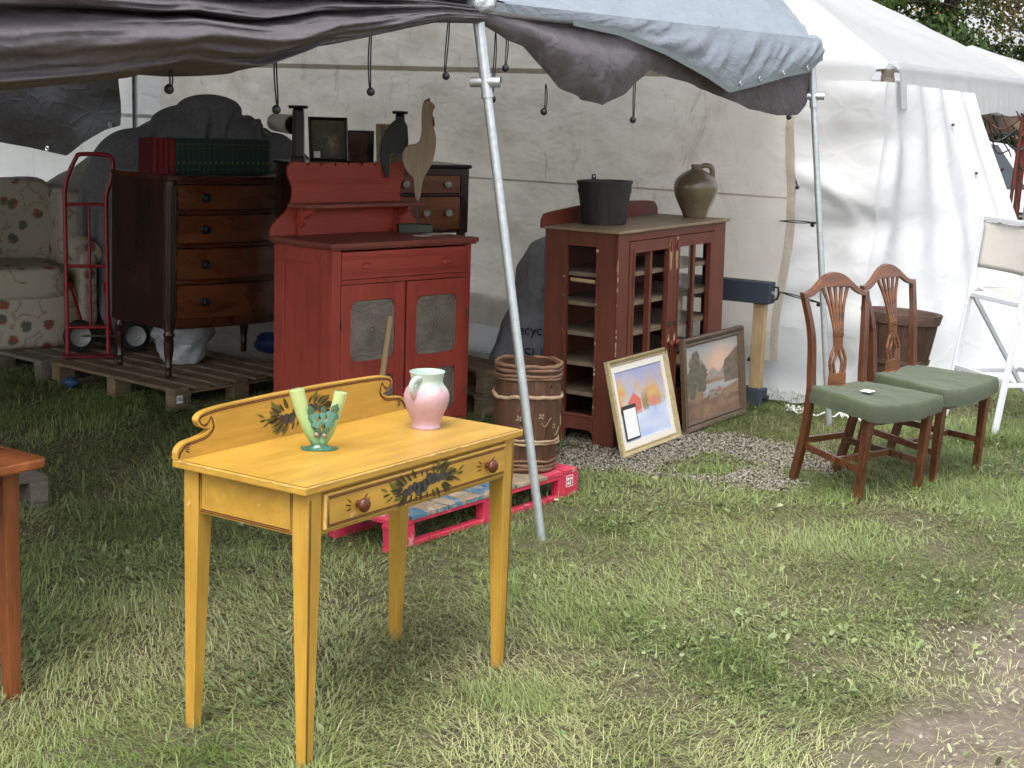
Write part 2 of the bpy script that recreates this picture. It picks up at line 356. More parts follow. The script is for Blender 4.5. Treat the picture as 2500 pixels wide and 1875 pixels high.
def grass(name, N, ymin, ymax, ypow, lo, hi, wlo, whi, label):
    x, y = scatter(N, ymin, ymax, ypow, .55)
    path, grav = fields(x, y)
    clump = v1(x, y, 5.0)*.55+v2(x, y, 14)*.45; bare = v3(x, y, 1.7)*.6+v4(x, y, 5)*.4
    tuft = .6*np.clip((v4(x, y, 2.6)-.70)/.14, 0, 1)
    dens = np.clip(.50+1.3*(clump-.32), .12, 1)*np.clip((.90-bare)/.3, .18, 1)*(1-.88*path)*(1-.985*grav)+.25*tuft*(1-path)
    k = RNG.random(N) < dens; x = x[k]; y = y[k]; n = len(x); tuft = tuft[k]; bare = bare[k]; clump = clump[k]; path = path[k]
    lush = np.clip((y-6.0)/2.5, 0, 1)*np.clip((v1(x, y, .8)-.2)/.3, .3, 1)           # longer, greener grass by the tents
    upright = RNG.random(n)**3.6
    lean = np.radians(np.clip(87-upright*60-tuft*18-lush*14, 12, 90))
    ln = (lo+(hi-lo)*RNG.random(n)**1.6)*(1+.45*tuft+.35*lush); wd = wlo+(whi-wlo)*RNG.random(n)**1.5*np.where(RNG.random(n) < .12, 1.4, 1.0)
    flow = 2*PI*v2(x, y, 1.3)*1.6
    az = np.where(RNG.random(n) < .62, flow+RNG.normal(0, .6, n), RNG.random(n)*2*PI)
    dx, dy = np.cos(az), np.sin(az); px, py = -dy, dx
    z0 = -.006+RNG.random(n)*.014
    c1, s1 = np.cos(lean*.80), np.sin(lean*.80); lean2 = np.minimum(lean*1.22, 1.75); c2, s2 = np.cos(lean2), np.sin(lean2)
    V = np.zeros((n, 5, 3), np.float32); hw = wd/2
    mx = x+dx*ln*.5*s1; my = y+dy*ln*.5*s1; mz = z0+ln*.5*c1
    tx = mx+dx*ln*.5*s2; ty = my+dy*ln*.5*s2; tz = np.maximum(mz+ln*.5*c2, .002)
    V[:, 0] = np.stack([x-px*hw, y-py*hw, z0], 1); V[:, 1] = np.stack([x+px*hw, y+py*hw, z0], 1)
    V[:, 2] = np.stack([mx+px*hw*.85, my+py*hw*.85, mz], 1); V[:, 3] = np.stack([mx-px*hw*.85, my-py*hw*.85, mz], 1); V[:, 4] = np.stack([tx, ty, tz], 1)
    b = np.arange(n)[:, None]*5; quads = b+np.array([[0, 1, 2, 3]]); tris = b+np.array([[3, 2, 4]])
    tone = np.clip(.555+.55*(v3(x, y, 1.1)-.5)+RNG.normal(0, .085, n)+.25*path-.28*tuft-.20*lush+.25*(bare-.5)+np.where(RNG.random(n) < .07, .25, 0), 0, 1)
    o = fastmesh(name, V.reshape(-1, 3), 0, 0, quads, tris, MG, np.repeat(tone, 5))
    return tag(o, label, 'grass', kind='stuff')
grass('grass', 620000, 3.1, 12.8, 1.15, .018, .080, .0016, .0040, 'trodden pale green grass covering the sale field')
# broad weed leaves and dry litter lying flat
def m_leaf():
    t = NT('weed_and_litter_leaves'); at = t.n('Attribute'); at.attribute_name = 'tone'
    c = t.ramp(at.outputs['Fac'], [(0, (.075,.12,.035)), (.45, (.17,.21,.085)), (.7, (.30,.30,.19)), (1, (.47,.43,.33))])
    return t.done(c, .55, None, .3)
def litter(name, N, label, wide):
    x, y = scatter(N, 3.1, 9.5, 1.0, .3); path, grav = fields(x, y)
    pm = v4(x, y, 1.6)*.6+v2(x, y, 6)*.4; dens = np.clip((pm-.42)/.3, .03, 1)*(1-grav)*(1-.35*path)
    k = RNG.random(N) < dens; x = x[k]; y = y[k]; path = path[k]; n = len(x)
    ln = np.where(RNG.random(n) < .15, .018+RNG.random(n)*.022, .006+RNG.random(n)*.012); wd = ln*(.28+RNG.random(n)*.3); az = RNG.random(n)*2*PI; dx, dy = np.cos(az), np.sin(az); px, py = -dy, dx
    z = .004+RNG.random(n)*.018; tl = RNG.normal(0, .35, n); tr = RNG.normal(0, .3, n)
    V = np.zeros((n, 6, 3), np.float32)
    for i, (a, b) in enumerate(((-.5, 0), (-.18, .46), (.25, .40), (.5, 0), (.25, -.40), (-.18, -.46))):
        V[:, i] = np.stack([x+dx*ln*a+px*wd*b, y+dy*ln*a+py*wd*b, z+a*ln*tl+b*wd*tr+abs(b)*wd*.35], 1)
    b = np.arange(n)[:, None]*6; quads = np.concatenate([b+np.array([[0, 1, 2, 3]]), b+np.array([[0, 3, 4, 5]])])
    tone = np.clip(.34+RNG.normal(0, .16, n)+.28*path, 0, 1)
    return tag(fastmesh(name, V.reshape(-1, 3), 0, 0, quads, np.zeros((0, 3), int), m_leaf(), np.repeat(tone, 6)), label, 'leaves', kind='stuff')
litter('weed_leaves', 70000, 'small broad weed leaves and dry leaf litter lying in the grass', 1)
# gravel ring beside the glazed cabinet
def gravel():
    N = 36000; x = .95+(RNG.random(N)*2-1)*1.05; y = 7.5+(RNG.random(N)*2-1)*.95; path, g = fields(x, y); k = RNG.random(N) < g*.85; x = x[k]; y = y[k]; n = len(x)
    base = np.array([(1,0,0),(-1,0,0),(0,1,0),(0,-1,0),(0,0,1),(0,0,-1)], float); F = np.array([(0,2,4),(2,1,4),(1,3,4),(3,0,4),(2,0,5),(1,2,5),(3,1,5),(0,3,5)])
    r = .0032+.0055*RNG.random(n)**1.8; V = base[None]*r[:, None, None]*(0.6+.8*RNG.random((n, 6, 1)))
    a = RNG.random(n)*2*PI; c, s = np.cos(a), np.sin(a); V2 = V.copy(); V2[:, :, 0] = c[:, None]*V[:, :, 0]-s[:, None]*V[:, :, 1]+x[:, None]; V2[:, :, 1] = s[:, None]*V[:, :, 0]+c[:, None]*V[:, :, 1]+y[:, None]
    V2[:, :, 2] = V[:, :, 2]*.7+.003+(RNG.random(n)*.010)[:, None]
    t = NT('pale_gravel'); at = t.n('Attribute'); at.attribute_name = 'tone'
    cc = t.ramp(at.outputs['Fac'], [(0, (.12,.105,.085)), (.4, (.25,.225,.185)), (.75, (.37,.335,.285)), (1, (.50,.46,.41))]); mt = t.done(cc, .85, None, .2)
    tris = (np.arange(n)[:, None, None]*6+F[None]).reshape(-1, 3)
    o = fastmesh('gravel', V2.reshape(-1, 3), 0, 0, np.zeros((0, 4), int), tris, mt, np.repeat(np.clip(RNG.normal(.5, .15, n), 0, 1), 6))
    return tag(o, 'pale loose gravel spread in front of the glazed cabinet', 'gravel', kind='stuff')
gravel()
# ------------------------------------------------------------------ brown and silver canopy
EA = Vector((-.19, 6.10, 2.12)); EB = Vector((1.60, 8.55, 2.14)); LAB = (EB-EA).length
EO = -LN                                           # outward from the open side
def eave(q):
    if q < 0: return EA+LD*q
    if q <= LAB: return EA.lerp(EB, q/LAB)
    return EB+LD*(q-LAB)
def wn(x, y, z=0.): return mnoise.noise(Vector((x, y, z)))
canopy = thing('canopy_tent', 'brown and silver tarp canopy on splayed steel pipe legs over the furniture', 'canopy', (.15, 5.92, 0))
CI = Matrix.Translation((-.15, -5.92, 0))
def cbuild(mb, *a, **k):
    mb.v = [tuple(CI @ Vector(p)) for p in mb.v]; return mb.build(*a, parent=canopy, **k)
def roofz(s): return .70*min(s, .8)+.42*max(0, min(s, 3.0)-.8)-(.42*max(0, min(s, 5.2)-3.0)+.7*max(0, s-5.2))
dropS = ([0, .2, .32, .447, .555, .642, .735, .85, .942, 1.0], [.0, .01, .035, .105, .19, .265, .225, .17, .138, .07])
Q0, Q1 = -4.2, LAB+.78
def roof_pt(u, v, off=0.):
    q = Q0+(Q1-Q0)*u; smin = max(0, (q-LAB))*.68; s = smin+(6.0-smin)*v**1.35
    p = eave(q)+LN*s+Vector((0, 0, roofz(s)))
    sag = math.sin(PI*min(1, max(0, (q/LAB) % 1.0)))*.07*math.exp(-((s-.55)/.5)**2)
    wr = .018*wn(q*1.7, s*3.2, 1)+.010*wn(q*5.0, s*9, 4)
    crump = math.exp(-s/.22)*(.022*wn(q*6, s*14, 2)+.014*wn(q*15, s*22, 5)) if 0 < q < LAB+.3 else 0
    return p+Vector((0, 0, -sag+wr+crump-off+.035))
cbuild(MB().grid(lambda u, v: roof_pt(u, v), 150, 70), 'roof_sheet', M['silver_tarp'], smooth=180)
cbuild(MB().grid(lambda u, v: roof_pt(u, v, .010), 80, 30), 'roof_lining', M['brown_tarp'], smooth=180)
# silver hem hanging over the eave pipe between the two poles
def hang(u, v):
    q = LAB*(.02+.99*u); t = q/LAB; dr = interp(t, *dropS)
    crump = (.024*wn(q*5+v*2.0, v*.7, 2)+.022*abs(wn(q*11+v*3.6, v*.9, 7))+.009*abs(wn(q*26+v*7, v*1.6, 17)))*min(1, dr/.1)*math.sin(PI*min(v*.9+.08, 1))
    return eave(q)+EO*(.045+.045*math.sin(PI*v*.62)*min(1, dr/.2)+crump)+Vector((0, 0, .035-(dr+.035)*v))
cbuild(MB().grid(hang, 150, 18), 'roof_overhang', M['silver_tarp'], smooth=180)
def hemstrip(u, v):
    p = hang(u, 1.0); return p+EO*.004+Vector((0, 0, .012-.028*v))
cbuild(MB().grid(lambda u, v: hemstrip(.18+.82*u, v), 120, 2), 'hem', M['hem'], smooth=180)
# brown skirt hanging below, right of the near pole
dropB = ([0, .058, .096, .184, .235, .292, .357, .433, .555, .642, .78, .884, .96, 1.0], [.04, .104, .127, .29, .335, .358, .307, .190, .240, .288, .36, .39, .385, .33])
def skirtR(u, v):
    t = u; q = LAB*t; dr = interp(t, *dropB); belly = math.exp(-((t-.24)/.16)**2)
    out = -.012+(.075*belly+.03)*math.sin(PI*min(1, v*.86))*sstep(0, .5, v)+.012*wn(q*3, v*2, 3)
    pl = (.010*math.sin(q*31+2*wn(q*3, v, 6))*belly+.016*wn(q*7.5, v*1.8, 8))*v
    return eave(q)+EO*(out+pl)+Vector((0, 0, .018-(dr+.018)*v))
cbuild(MB().grid(skirtR, 160, 26), 'skirt', M['brown_tarp'], smooth=180)
# bunched skirt left of the near pole, drooping towards the camera's left
botL = ([0, .298, .567, .941, 1.106, 1.163, 1.427, 1.547, 1.751, 1.879, 2.353, 2.9, 3.6], [2.07, 2.055, 2.003, 1.932, 1.908, 1.889, 1.814, 1.808, 1.812, 1.785, 1.735, 1.68, 1.62])
prof = [(0,-.16,0),(.08,-.05,.03),(.18,.06,.10),(.28,.10,.19),(.36,.118,.28),(.42,.112,.345),(.50,.078,.41),(.56,.046,.47),(.58,.030,.485),(.60,.062,.490),(.64,.095,.515),(.69,.088,.56),(.74,.05,.62),(.77,.02,.65),(.79,.05,.655),(.84,.08,.71),(.90,.03,.80),(.95,-.05,.90),(1.0,-.07,.97)]
pv = [p[0] for p in prof]; po = [p[1] for p in prof]; pz = [p[2] for p in prof]
def skirtL(u, v):
    L = 3.7*u**1.15; zb = interp(L, *botL); zt = 2.155+.02*L
    a = interp(v, pv, po); b = interp(v, pv, pz)
    sc = .22+1.15*sstep(0, 1.7, L); fold = .042*wn(L*1.1, v*6.0, 11)*sc+.020*wn(L*2.2, v*15, 12)*(.4+sc)+.010*abs(wn(L*5-v*3, v*22, 13))*(.3+sc)+.005*abs(wn(L*14, v*34, 14))
    zz = zb+(zt-zb)*(b+.05*wn(L*.9, v*3, 15)*math.sin(PI*v))
    return EA-LD*L+EO*(a*sc+.03*(1-v)-.03*sstep(.8, 1, v)+fold*(1-.8*sstep(.85, 1, v)))+Vector((0, 0, zz-EA.z))
cbuild(MB().grid(skirtL, 200, 90), 'bunched_skirt', M['brown_tarp'], smooth=180)
# turned-back brown flap lying over the eave near the pole
def flapf(u, v):
    q = -1.9+2.05*u; s = -.03+.26*v; return eave(q)+LN*s+Vector((0, 0, roofz(max(0, s))+.055+.03*abs(wn(q*5+s*9, s*7, 81))+.012*wn(q*13, s*20, 82)-.02*(1-v)**3))
cbuild(MB().grid(flapf, 120, 18), 'turned_flap', M['brown_tarp'], smooth=180)
# added brown tarp out of view, blocks light from the far long side
def shade_sheet(u, v):
    q = -3.4+5.0*u; z = 2.1*(1-v); p = eave(q)+LN*5.95; return Vector((p.x, p.y, z))+LN*(.06*wn(q*1.3, z*1.2, 71)+.02*wn(q*4, z*3, 72))
cbuild(MB().grid(shade_sheet, 90, 24), 'added_shade_curtain', M['brown_tarp'], smooth=180)
# gathered tarp tied with clear tape round both pole heads
def knot(c, s, nm, mat):
    mb = MB()
    def f(u, v):
        th = 2*PI*u; ph = PI*(v-.5); r = s*(1+.22*wn(3*math.cos(th)+c.x, 3*math.sin(th), 4*v)+.12*wn(7*math.cos(th), 7*math.sin(th), 8*v+c.y))
        return c+Vector((r*math.cos(th)*math.cos(ph)*1.15, r*math.sin(th)*math.cos(ph), r*math.sin(ph)*.85))
    return cbuild(mb.grid(f, 36, 20), nm, mat, smooth=180)
t_ = NT('crumpled_clear_tape'); a_ = t_.noise(t_.co(), 30, 4, .6)
M['tape'] = t_.done((.42,.45,.48), .18, t_.bump(a_, .7, .02), .7)
knot(EA+Vector((.0, 0, .035)), .062, 'tape_wrap', M['tape']); knot(EB+Vector((0, 0, .01)), .048, 'tape_wrap', M['silver_tarp'])
# frame pipes
AF = Vector((.152, 5.916, -.05)); BF = Vector((1.84, 8.435, -.05)); PR = .0185
cbuild(MB().tube([eave(q) for q in (-4.2, -3, -1.5, 0)], PR, 14), 'eave_pipe', M['steel'], smooth=40)
cbuild(MB().tube([eave(q) for q in (0, 1, 2, LAB)], PR, 14), 'eave_pipe', M['steel'], smooth=40)
for (top, ft) in ((EA, AF), (EB, BF), (EA-LD*3.9, AF-LD*3.9)):
    dr_ = (ft-top)
    leg = cbuild(MB().tube([top, top+dr_*.5, ft], PR, 16), 'leg_pole', M['steel'], smooth=40)
    cbuild(MB().tube([top+dr_*.0+Vector((0,0,.01)), top+dr_*.15], PR+.0045, 16).tube([top+dr_*.150, top+dr_*.156], PR+.006, 16), 'pole_sleeve', M['steel'], smooth=40)
    tc = top+dr_*.128; ax = Vector((.96, -.25, .02)).normalized()
    mb = MB().tube([tc-ax*.062, tc, tc+ax*.062], PR+.002, 16, caps=False); mb.tube([tc-ax*.0625, tc-ax*.045], PR-.003, 16, caps=False)
    cbuild(mb, 'cross_fitting', M['steel'], smooth=40)
    cbuild(MB().tube([tc-ax*.05, tc+ax*.05], PR-.0035, 12), 'fitting_bore', M['darksteel'], smooth=40)
# far side legs and ridge, out of the light
for q in (-3.9, 0):
    p = eave(q)+LN*6.0; cbuild(MB().tube([p, Vector((p.x, p.y, -.05))-EO*.3], PR, 10), 'leg_pole', M['steel'], smooth=40)
cbuild(MB().tube([eave(-4.2)+LN*3+Vector((0,0,roofz(3))), eave(LAB+.7)+LN*3+Vector((0,0,roofz(3)))], PR, 10), 'ridge_pipe', M['steel'], smooth=40)
for q in (0, LAB):
    cbuild(MB().tube([eave(q), eave(q)+LN*.8+Vector((0,0,roofz(.8)-.02)), eave(q)+LN*3+Vector((0,0,roofz(3)-.02))], PR, 10), 'rafter_pipe', M['steel'], smooth=40)
# grommets on the overhang hem
for u in (.66, .73, .82, .92):
    p = hang(u, .93)+EO*.012; mb = MB(); mb.tube([p+Vector((math.cos(a)*.012*EO.y, -math.cos(a)*.012*EO.x, math.sin(a)*.010)) for a in np.linspace(0, 2*PI, 12, endpoint=False)], .003, 6, closed=True)
    cbuild(mb, 'grommet', M['steel'], smooth=60)

# bungee ball loops hanging from the tarp hem
def bungee(top, ball, label, r=.0155, loop=True):
    o = thing('bungee_loop', label, 'bungee', ball, group='black ball bungees tied along the canopy hem')
    T = Vector(top)-Vector(ball); mb = MB(); n = 10
    for sx in ((-1, 1) if loop else (0,)):
        mb.tube([Vector((sx*.0042*math.sin(PI*k/n)**.5+.005*math.sin(3*k/n+top[0]*5), 0, 0))+T*(k/n) for k in range(n+1)], .0028, 6)
    mb.build('cord', M['cord'], o, smooth=60)
    MB().lathe([(0.0001, -r), (r*.5, -r*.87), (r*.87, -r*.5), (r, 0), (r*.87, r*.5), (r*.5, r*.87), (.004, r*1.05)], 16).build('ball', M['ball'], o, smooth=60)
BUN = [((-1.069,4.638,1.84),(-1.074,4.63,1.769),'short thick bungee nearest the left edge, above the red books'),
 ((-.816,5.058,1.92),(-.816,5.058,1.715),'long bungee hanging in front of the grey blankets'),
 ((-.55,5.501,2.02),(-.547,5.506,1.786),'bungee hanging above the dark framed painting on the tall sideboard'),
 ((-.296,5.923,2.10),(-.297,5.922,1.858),'bungee hanging just left of the near tent pole'),
 ((-.119,6.218,2.05),(-.120,6.216,1.777),'lower bungee passing behind the near pole cross fitting'),
 ((-.073,6.26,2.06),(-.071,6.262,1.903),'short bungee just right of the near tent pole'),
 ((.102,6.50,1.85),(.096,6.492,1.732),'bungee under the deep sag of the brown skirt'),
 ((.529,7.084,1.96),(.520,7.072,1.706),'long bungee above the wooden bucket'),
 ((1.476,8.38,1.82),(1.474,8.378,1.741),'small bungee beside the far tent pole top')]
for a, b, l in BUN: bungee(a, b, l)

# ------------------------------------------------------------------ end wall: stained beige tarp with its seams
WP = Vector((1.70, 9.32, 0))
def wallp(t, z, out=0.): return WP+LN*t-LD*out+Vector((0, 0, z))
wall = thing('tarp_wall', 'stained beige tarp wall hung across the back of the canopy', 'tarp wall', WP)
WI = Matrix.Translation(-WP)
def wbuild(mb, *a, parent=None, **k):
    mb.v = [tuple(WI @ Vector(p)) for p in mb.v]; return mb.build(*a, parent=parent or wall, **k)
def wrel(t, z): return .050*wn(t*1.3, z*1.1, 3)+.030*wn(t*3.2, z*2.4, 5)+.014*wn(t*7.5, z*5.5, 6)+.006*wn(t*17, z*11, 8)
def wallf(u, v):
    t = 5.32*u; zt = min(2.12+.62*t, 3.6); z = .22+(zt-.22)*v
    edge = .025*math.sin(z*4.3)*(1-min(1, t/.5))
    return wallp(t+edge, z, wrel(t, z))
wbuild(MB().grid(wallf, 200, 110), 'tarp_sheet', M['beige_tarp'], smooth=180)
M['seam'] = m_sheet('beige_tarp_seam', (.66,.61,.52), (.42,.36,.28), .40, 4, .55, .3, .5, bd=.03)
for z0, z1, dz in ((1.965, 2.000, .0), (1.240, 1.252, .0)):
    def sf(u, v): t = .02+5.25*u; z = z0+(z1-z0)*v; return wallp(t, z, wrel(t, z)+.006)
    wbuild(MB().grid(sf, 160, 3), 'seam', M['seam'], smooth=180)
def ef(u, v):
    z = .22+1.9*u; t = .0+.055*v; edge = .025*math.sin(z*4.3)*(1-t/.5); return wallp(t+edge, z, wrel(t, z)+.004)
wbuild(MB().grid(ef, 60, 3), 'edge_hem', M['seam'], smooth=180)
# bungee ties from the tarp edge to the far pole
for (a, b, hng) in (((1.659,9.348,1.49),(1.718,9.303,1.323), 1), ((1.637,9.352,1.102),(1.690,8.53,1.155), 0), ((1.657,9.345,.659),(1.755,8.50,.70), 0)):
    o = thing('bungee_tie', 'black bungee tie ' + {1.49: 'dangling loose from the beige tarp edge', 1.102: 'stretched level from tarp edge to far pole', .659: 'stretched from tarp edge behind the front chair back'}[a[2]], 'bungee', b, group='bungee ties at the tarp edge')
    A_, B_ = Vector(a)-Vector(b), Vector((0,0,0)); mb = MB()
    for s in (-.006, .006): mb.tube([A_.lerp(B_, k/6)+Vector((0, 0, s*math.sin(PI*k/6))) for k in range(7)], .0035, 6)
    if not hng: mb.tube([Vector((math.cos(q)*.024, math.sin(q)*.024, 0)) for q in np.linspace(0, 2*PI, 14, endpoint=False)], .005, 6, closed=True)
    mb.build('cord', M['cord'], o, smooth=60)
    MB().lathe([(0.0001, -.013), (.0075, -.011), (.012, -.006), (.013, 0), (.011, .007), (.004, .013)], 12, c=((0,0,-.008) if hng else tuple(A_*.07+Vector((0,0,-.012))))).build('ball', M['ball'], o, smooth=60)
    MB().tube([A_+Vector((math.cos(q)*.012, 0, math.sin(q)*.012)) for q in np.linspace(0, 2*PI, 12, endpoint=False)], .003, 6, closed=True).build('grommet', M['steel'], o, smooth=60)
# black corner clip on the tarp edge
o = thing('tarp_corner_clip', 'black triangular corner clip with a hole at the tarp bottom', 'clip', wallp(.13, .21, .06), (0, 0, math.atan2(LN.y, LN.x)))
MB().prism([(-.085,0),(0,.105),(-.005,-.005)] if 0 else [(.085,.0),(-.0,.115),(-.005,-.012)], -.005, .005, 'y').build('plate', M['black'], o, bevel=.002)
MB().tube([(.028+.012*math.cos(q), .008, .026+.012*math.sin(q)) for q in np.linspace(0, 2*PI, 12, endpoint=False)], .004, 6, closed=True).build('hole_ring', M['steel'], o, smooth=60)
# white sheet at the foot of the wall, spread over the grass
gt = thing('ground_sheet', 'crumpled white tarp skirt lying along the foot of the beige wall', 'tarp', wallp(2.2, 0))
def gs(u, v):
    t = -.25+5.2*u; fw = .30+.10*wn(t*1.4, 2); s = v*1.15
    bx = .02 if s < .4 else .02+fw*((s-.4)/.75)**1.2
    z = (.42*(1-s/.55) if s < .55 else 0); z = max(z, 0)+.03*abs(wn(t*5, s*5, 3))+.015*abs(wn(t*13, s*11, 2))+.012
    return wallp(t, z, -.06+bx+.03*wn(t*4, s*3, 7))-wallp(2.2, 0)
MB().grid(gs, 130, 22).build('sheet', M['white_tarp'], gt, smooth=180)

# bright white end panel at far left with its pole
wp2 = thing('white_tarp_wall', 'bright white tarp wall behind the covered heap at far left', 'tarp wall', wallp(5.3, 0))
def w2(u, v):
    t = 5.36+4.6*u; z = .0+2.9*v; return wallp(t, z, -.05+.04*wn(t*1.2, z*1.0, 31)+.012*wn(t*4, z*3, 33))-wallp(5.3, 0)
M['white_back'] = m_sheet('thin_white_tarp', (.84,.85,.83), (.66,.66,.60), .62, 2.6, .5, .3, .5, bd=.04, stain_lo=.62)
MB().grid(w2, 60, 30).build('sheet', M['white_back'], wp2, smooth=180)
MB().tube([wallp(5.55, 0, .06)-wallp(5.3, 0), wallp(5.55, 3.2, .06)-wallp(5.3, 0)], .022, 12).build('pole', M['steel'], wp2, smooth=40)
for z0 in (.95, 1.55): MB().grid(lambda u, v: wallp(5.36+4.6*u, z0+.03*v, 0.02)-wallp(5.3, 0), 30, 2).build('seam', M['white_tarp'], wp2, smooth=180)
# black tarp hung at far left
dk = thing('black_tarp', 'black tarp with steel grommets sagging at the far left', 'tarp', wallp(6.2, 1.2, .5))
def dkf(u, v):
    t = 5.26+2.7*u; zb = interp(t, [5.25, 5.4, 5.85, 6.95, 7.9], [1.50, 1.46, 1.24, 1.34, 1.42]); z = zb+(2.6-zb)*v
    return wallp(t+.04*v, z, .52+.10*wn(t*1.1, z*1.3, 41)+.03*wn(t*3, z*3, 42))-wallp(6.2, 1.2, .5)
MB().grid(dkf, 60, 40).build('sheet', M['dark_tarp'], dk, smooth=180)
for (u, v) in ((.03, .02), (.03, .35), (.30, .02), (.62, .02)):
    p = dkf(u, v)-LD*.02; MB().tube([p+LN*math.cos(q)*.016+Vector((0, 0, math.sin(q)*.016)) for q in np.linspace(0, 2*PI, 10, endpoint=False)], .006, 6, closed=True).build('grommet', M['steel'], dk, smooth=60)

# ------------------------------------------------------------------ white frame tents behind
def frame_tent(name, label, K, L, ze, za, val, mat, slot=False, group=None):
    o = thing(name, label, 'tent', (K.x, K.y, 0), group=group); B0 = Vector((K.x, K.y, 0))
    C = [K, K+LD*L, K+LD*L+LN*L, K+LN*L]; ap = K+LD*L/2+LN*L/2; ap = Vector((ap.x, ap.y, za))
    for i in range(4):
        a, b = C[i], C[(i+1) % 4]; nrm = ((a+b)/2-(C[0]+C[2])/2); nrm.z = 0; nrm.normalize()
        def face(u, v):
            p = Vector((a.x, a.y, ze)).lerp(Vector((b.x, b.y, ze)), u).lerp(ap, v)
            sag = .10*math.sin(PI*min(1, v))*math.sin(PI*u)+.012*wn(u*9+i, v*8, K.x)
            return p-Vector((0, 0, sag))-B0
        MB().grid(face, 50, 30).build('roof_panel', mat, o, smooth=180)
        def vl(u, v):
            p = Vector((a.x, a.y, ze)).lerp(Vector((b.x, b.y, ze)), u)+nrm*(.03+.03*v+.02*v*wn(u*14, i, 3)+.012*v*wn(u*40, i, 3))
            dk_ = (u if i == 0 else 1-u)*L if i in (0, 3) else 9
            dz = val*v*(1+.07*wn(u*9, i*3.1, 4))*((.16+.84*sstep(.05, .14, dk_)) if slot else 1); return p-Vector((0, 0, dz-.01))-B0
        us = (0, 1)
        MB().grid(lambda u, v: vl(us[0]+(us[1]-us[0])*u, v), 220 if slot else 60, 8).build('valance', mat, o, smooth=180)
        MB().tube([Vector((a.x, a.y, -.05))-B0+nrm*0, Vector((a.x, a.y, ze-.02))-B0], .030, 14).build('corner_pole', M['steel'], o, smooth=40)
        MB().tube([Vector((a.x, a.y, ze-.03))-B0, Vector((b.x, b.y, ze-.03))-B0], .025, 10).build('eave_pipe', M['steel'], o, smooth=40)
        MB().tube([Vector((a.x, a.y, ze-.03))-B0, ap-B0-Vector((0, 0, .06))], .022, 10).build('hip_pipe', M['steel'], o, smooth=40)
    return o, C, B0
KW = Vector((2.34, 9.80, 2.10))
wt, WC, WB = frame_tent('frame_tent', 'white hip-roofed frame tent behind the two mahogany chairs', KW, 4.3, 2.10, 3.25, .30, M['tent_roof'], slot=True)
# its side curtains
def curtL(u, v):
    s = -.02+2.2*u; z = 1.98*(1-v)
    b = .05*wn(s*2.2, z*1.5, 51)+.05*wn(s*1.2, z*3.4, 52)*1.2+.018*wn(s*6, z*5, 53)
    pull = .045*math.exp(-((z-1.22-.35*(s-.1))/.07)**2)*math.exp(-((s-.30)/.35)**2)+.03*math.exp(-((z-.72+.30*(s-.1))/.06)**2)*math.exp(-((s-.25)/.22)**2)
    for k_, a_ in enumerate((.9, .35, -.35, -.9, -1.6)): pull += .022*math.exp(-((z-1.05-a_*(s-.02))/(.035+.10*s))**2)*math.exp(-s/.55)*sstep(0, .15, s)
    return KW+LN*s-LD*(.05+b+pull+.30*v**2)+Vector((0, 0, z-2.10))-WB
MB().grid(curtL, 110, 90).build('side_curtain', M['white_tarp'], wt, smooth=180)
KT, KB = Vector((2.36, 9.74, 1.99)), Vector((2.48, 9.46, .0)); TR_, BR_ = Vector((3.24, 11.0, 1.95)), Vector((3.90, 10.15, .0))
def curtR(u, v):
    p = curtL(0, v).lerp((TR_.lerp(BR_, v**1.05))-WB, u)
    f = (.045*math.sin(u*26+1.5*wn(u*3, v*2, 61))*(.35+.65*(1-v))*.7+.05*wn(u*3.4, v*1.6, 62)+.02*wn(u*9, v*5, 63))
    return p+Vector((.55, -.80, 0))*f*sstep(0, .08, u)
MB().grid(curtR, 120, 80).build('side_curtain', M['white_tarp'], wt, smooth=180)
for (u, v) in ((.70, .13), (.78, .30), (.84, .47), (.90, .64)):
    p = curtR(u, v)+Vector((.012, -.02, 0)); MB().lathe([(.0001, -.012), (.012, -.004), (.012, .006), (.0001, .012)], 10, c=p).build('eyelet', M['darksteel'], wt, smooth=60)
# rag stuffed round the corner pole
MB().grid(lambda u, v: Vector((KW.x, KW.y, 1.93+.13*v))-WB-LD*.0+Vector((math.cos(2*PI*u), math.sin(2*PI*u), 0))*(.040+.010*wn(5*math.cos(2*PI*u), 5*math.sin(2*PI*u), 9*v)), 24, 12).build('pole_padding', M['pallet_old'], wt, smooth=180)
K2 = Vector((8.33, 20.9, 2.0))
frame_tent('frame_tent', 'small white peaked tent further back below the trees', K2, 6.0, 1.95, 2.95, .2, M['tent_roof'])
# ------------------------------------------------------------------ flat paint helpers (stencils, stripes) as thin raised shapes
def ribbon(mb, pts, w, plane, mi=0):
    P = [Vector(p).to_2d() if len(p) > 2 else Vector(p) for p in pts]
    L = []; Rr = []
    for i, p in enumerate(P):
        t = (P[min(i+1, len(P)-1)]-P[max(i-1, 0)]); t.normalize(); nn = Vector((-t.y, t.x)); L.append(p+nn*w/2); Rr.append(p-nn*w/2)
    V = [plane(q) for q in L]+[plane(q) for q in Rr]; n = len(P)
    mb.add(V, [(i, i+1, n+i+1, n+i) for i in range(n-1)], mi)
def leafshape(mb, c, ang, ln, w, plane, bend=.25):
    ca, sa = math.cos(ang), math.sin(ang); pts = []
    for k in range(9):
        t = k/8; pts.append((t*ln, w*math.sin(PI*t**.8)*(1 if True else 0)+bend*w*math.sin(PI*t)))
    for k in range(7, 0, -1):
        t = k/8; pts.append((t*ln, -w*.75*math.sin(PI*t**.8)+bend*w*math.sin(PI*t)))
    V = [plane(Vector((c[0]+ca*x-sa*y, c[1]+sa*x+ca*y))) for x, y in pts]; mb.add(V, [tuple(range(len(V)))])
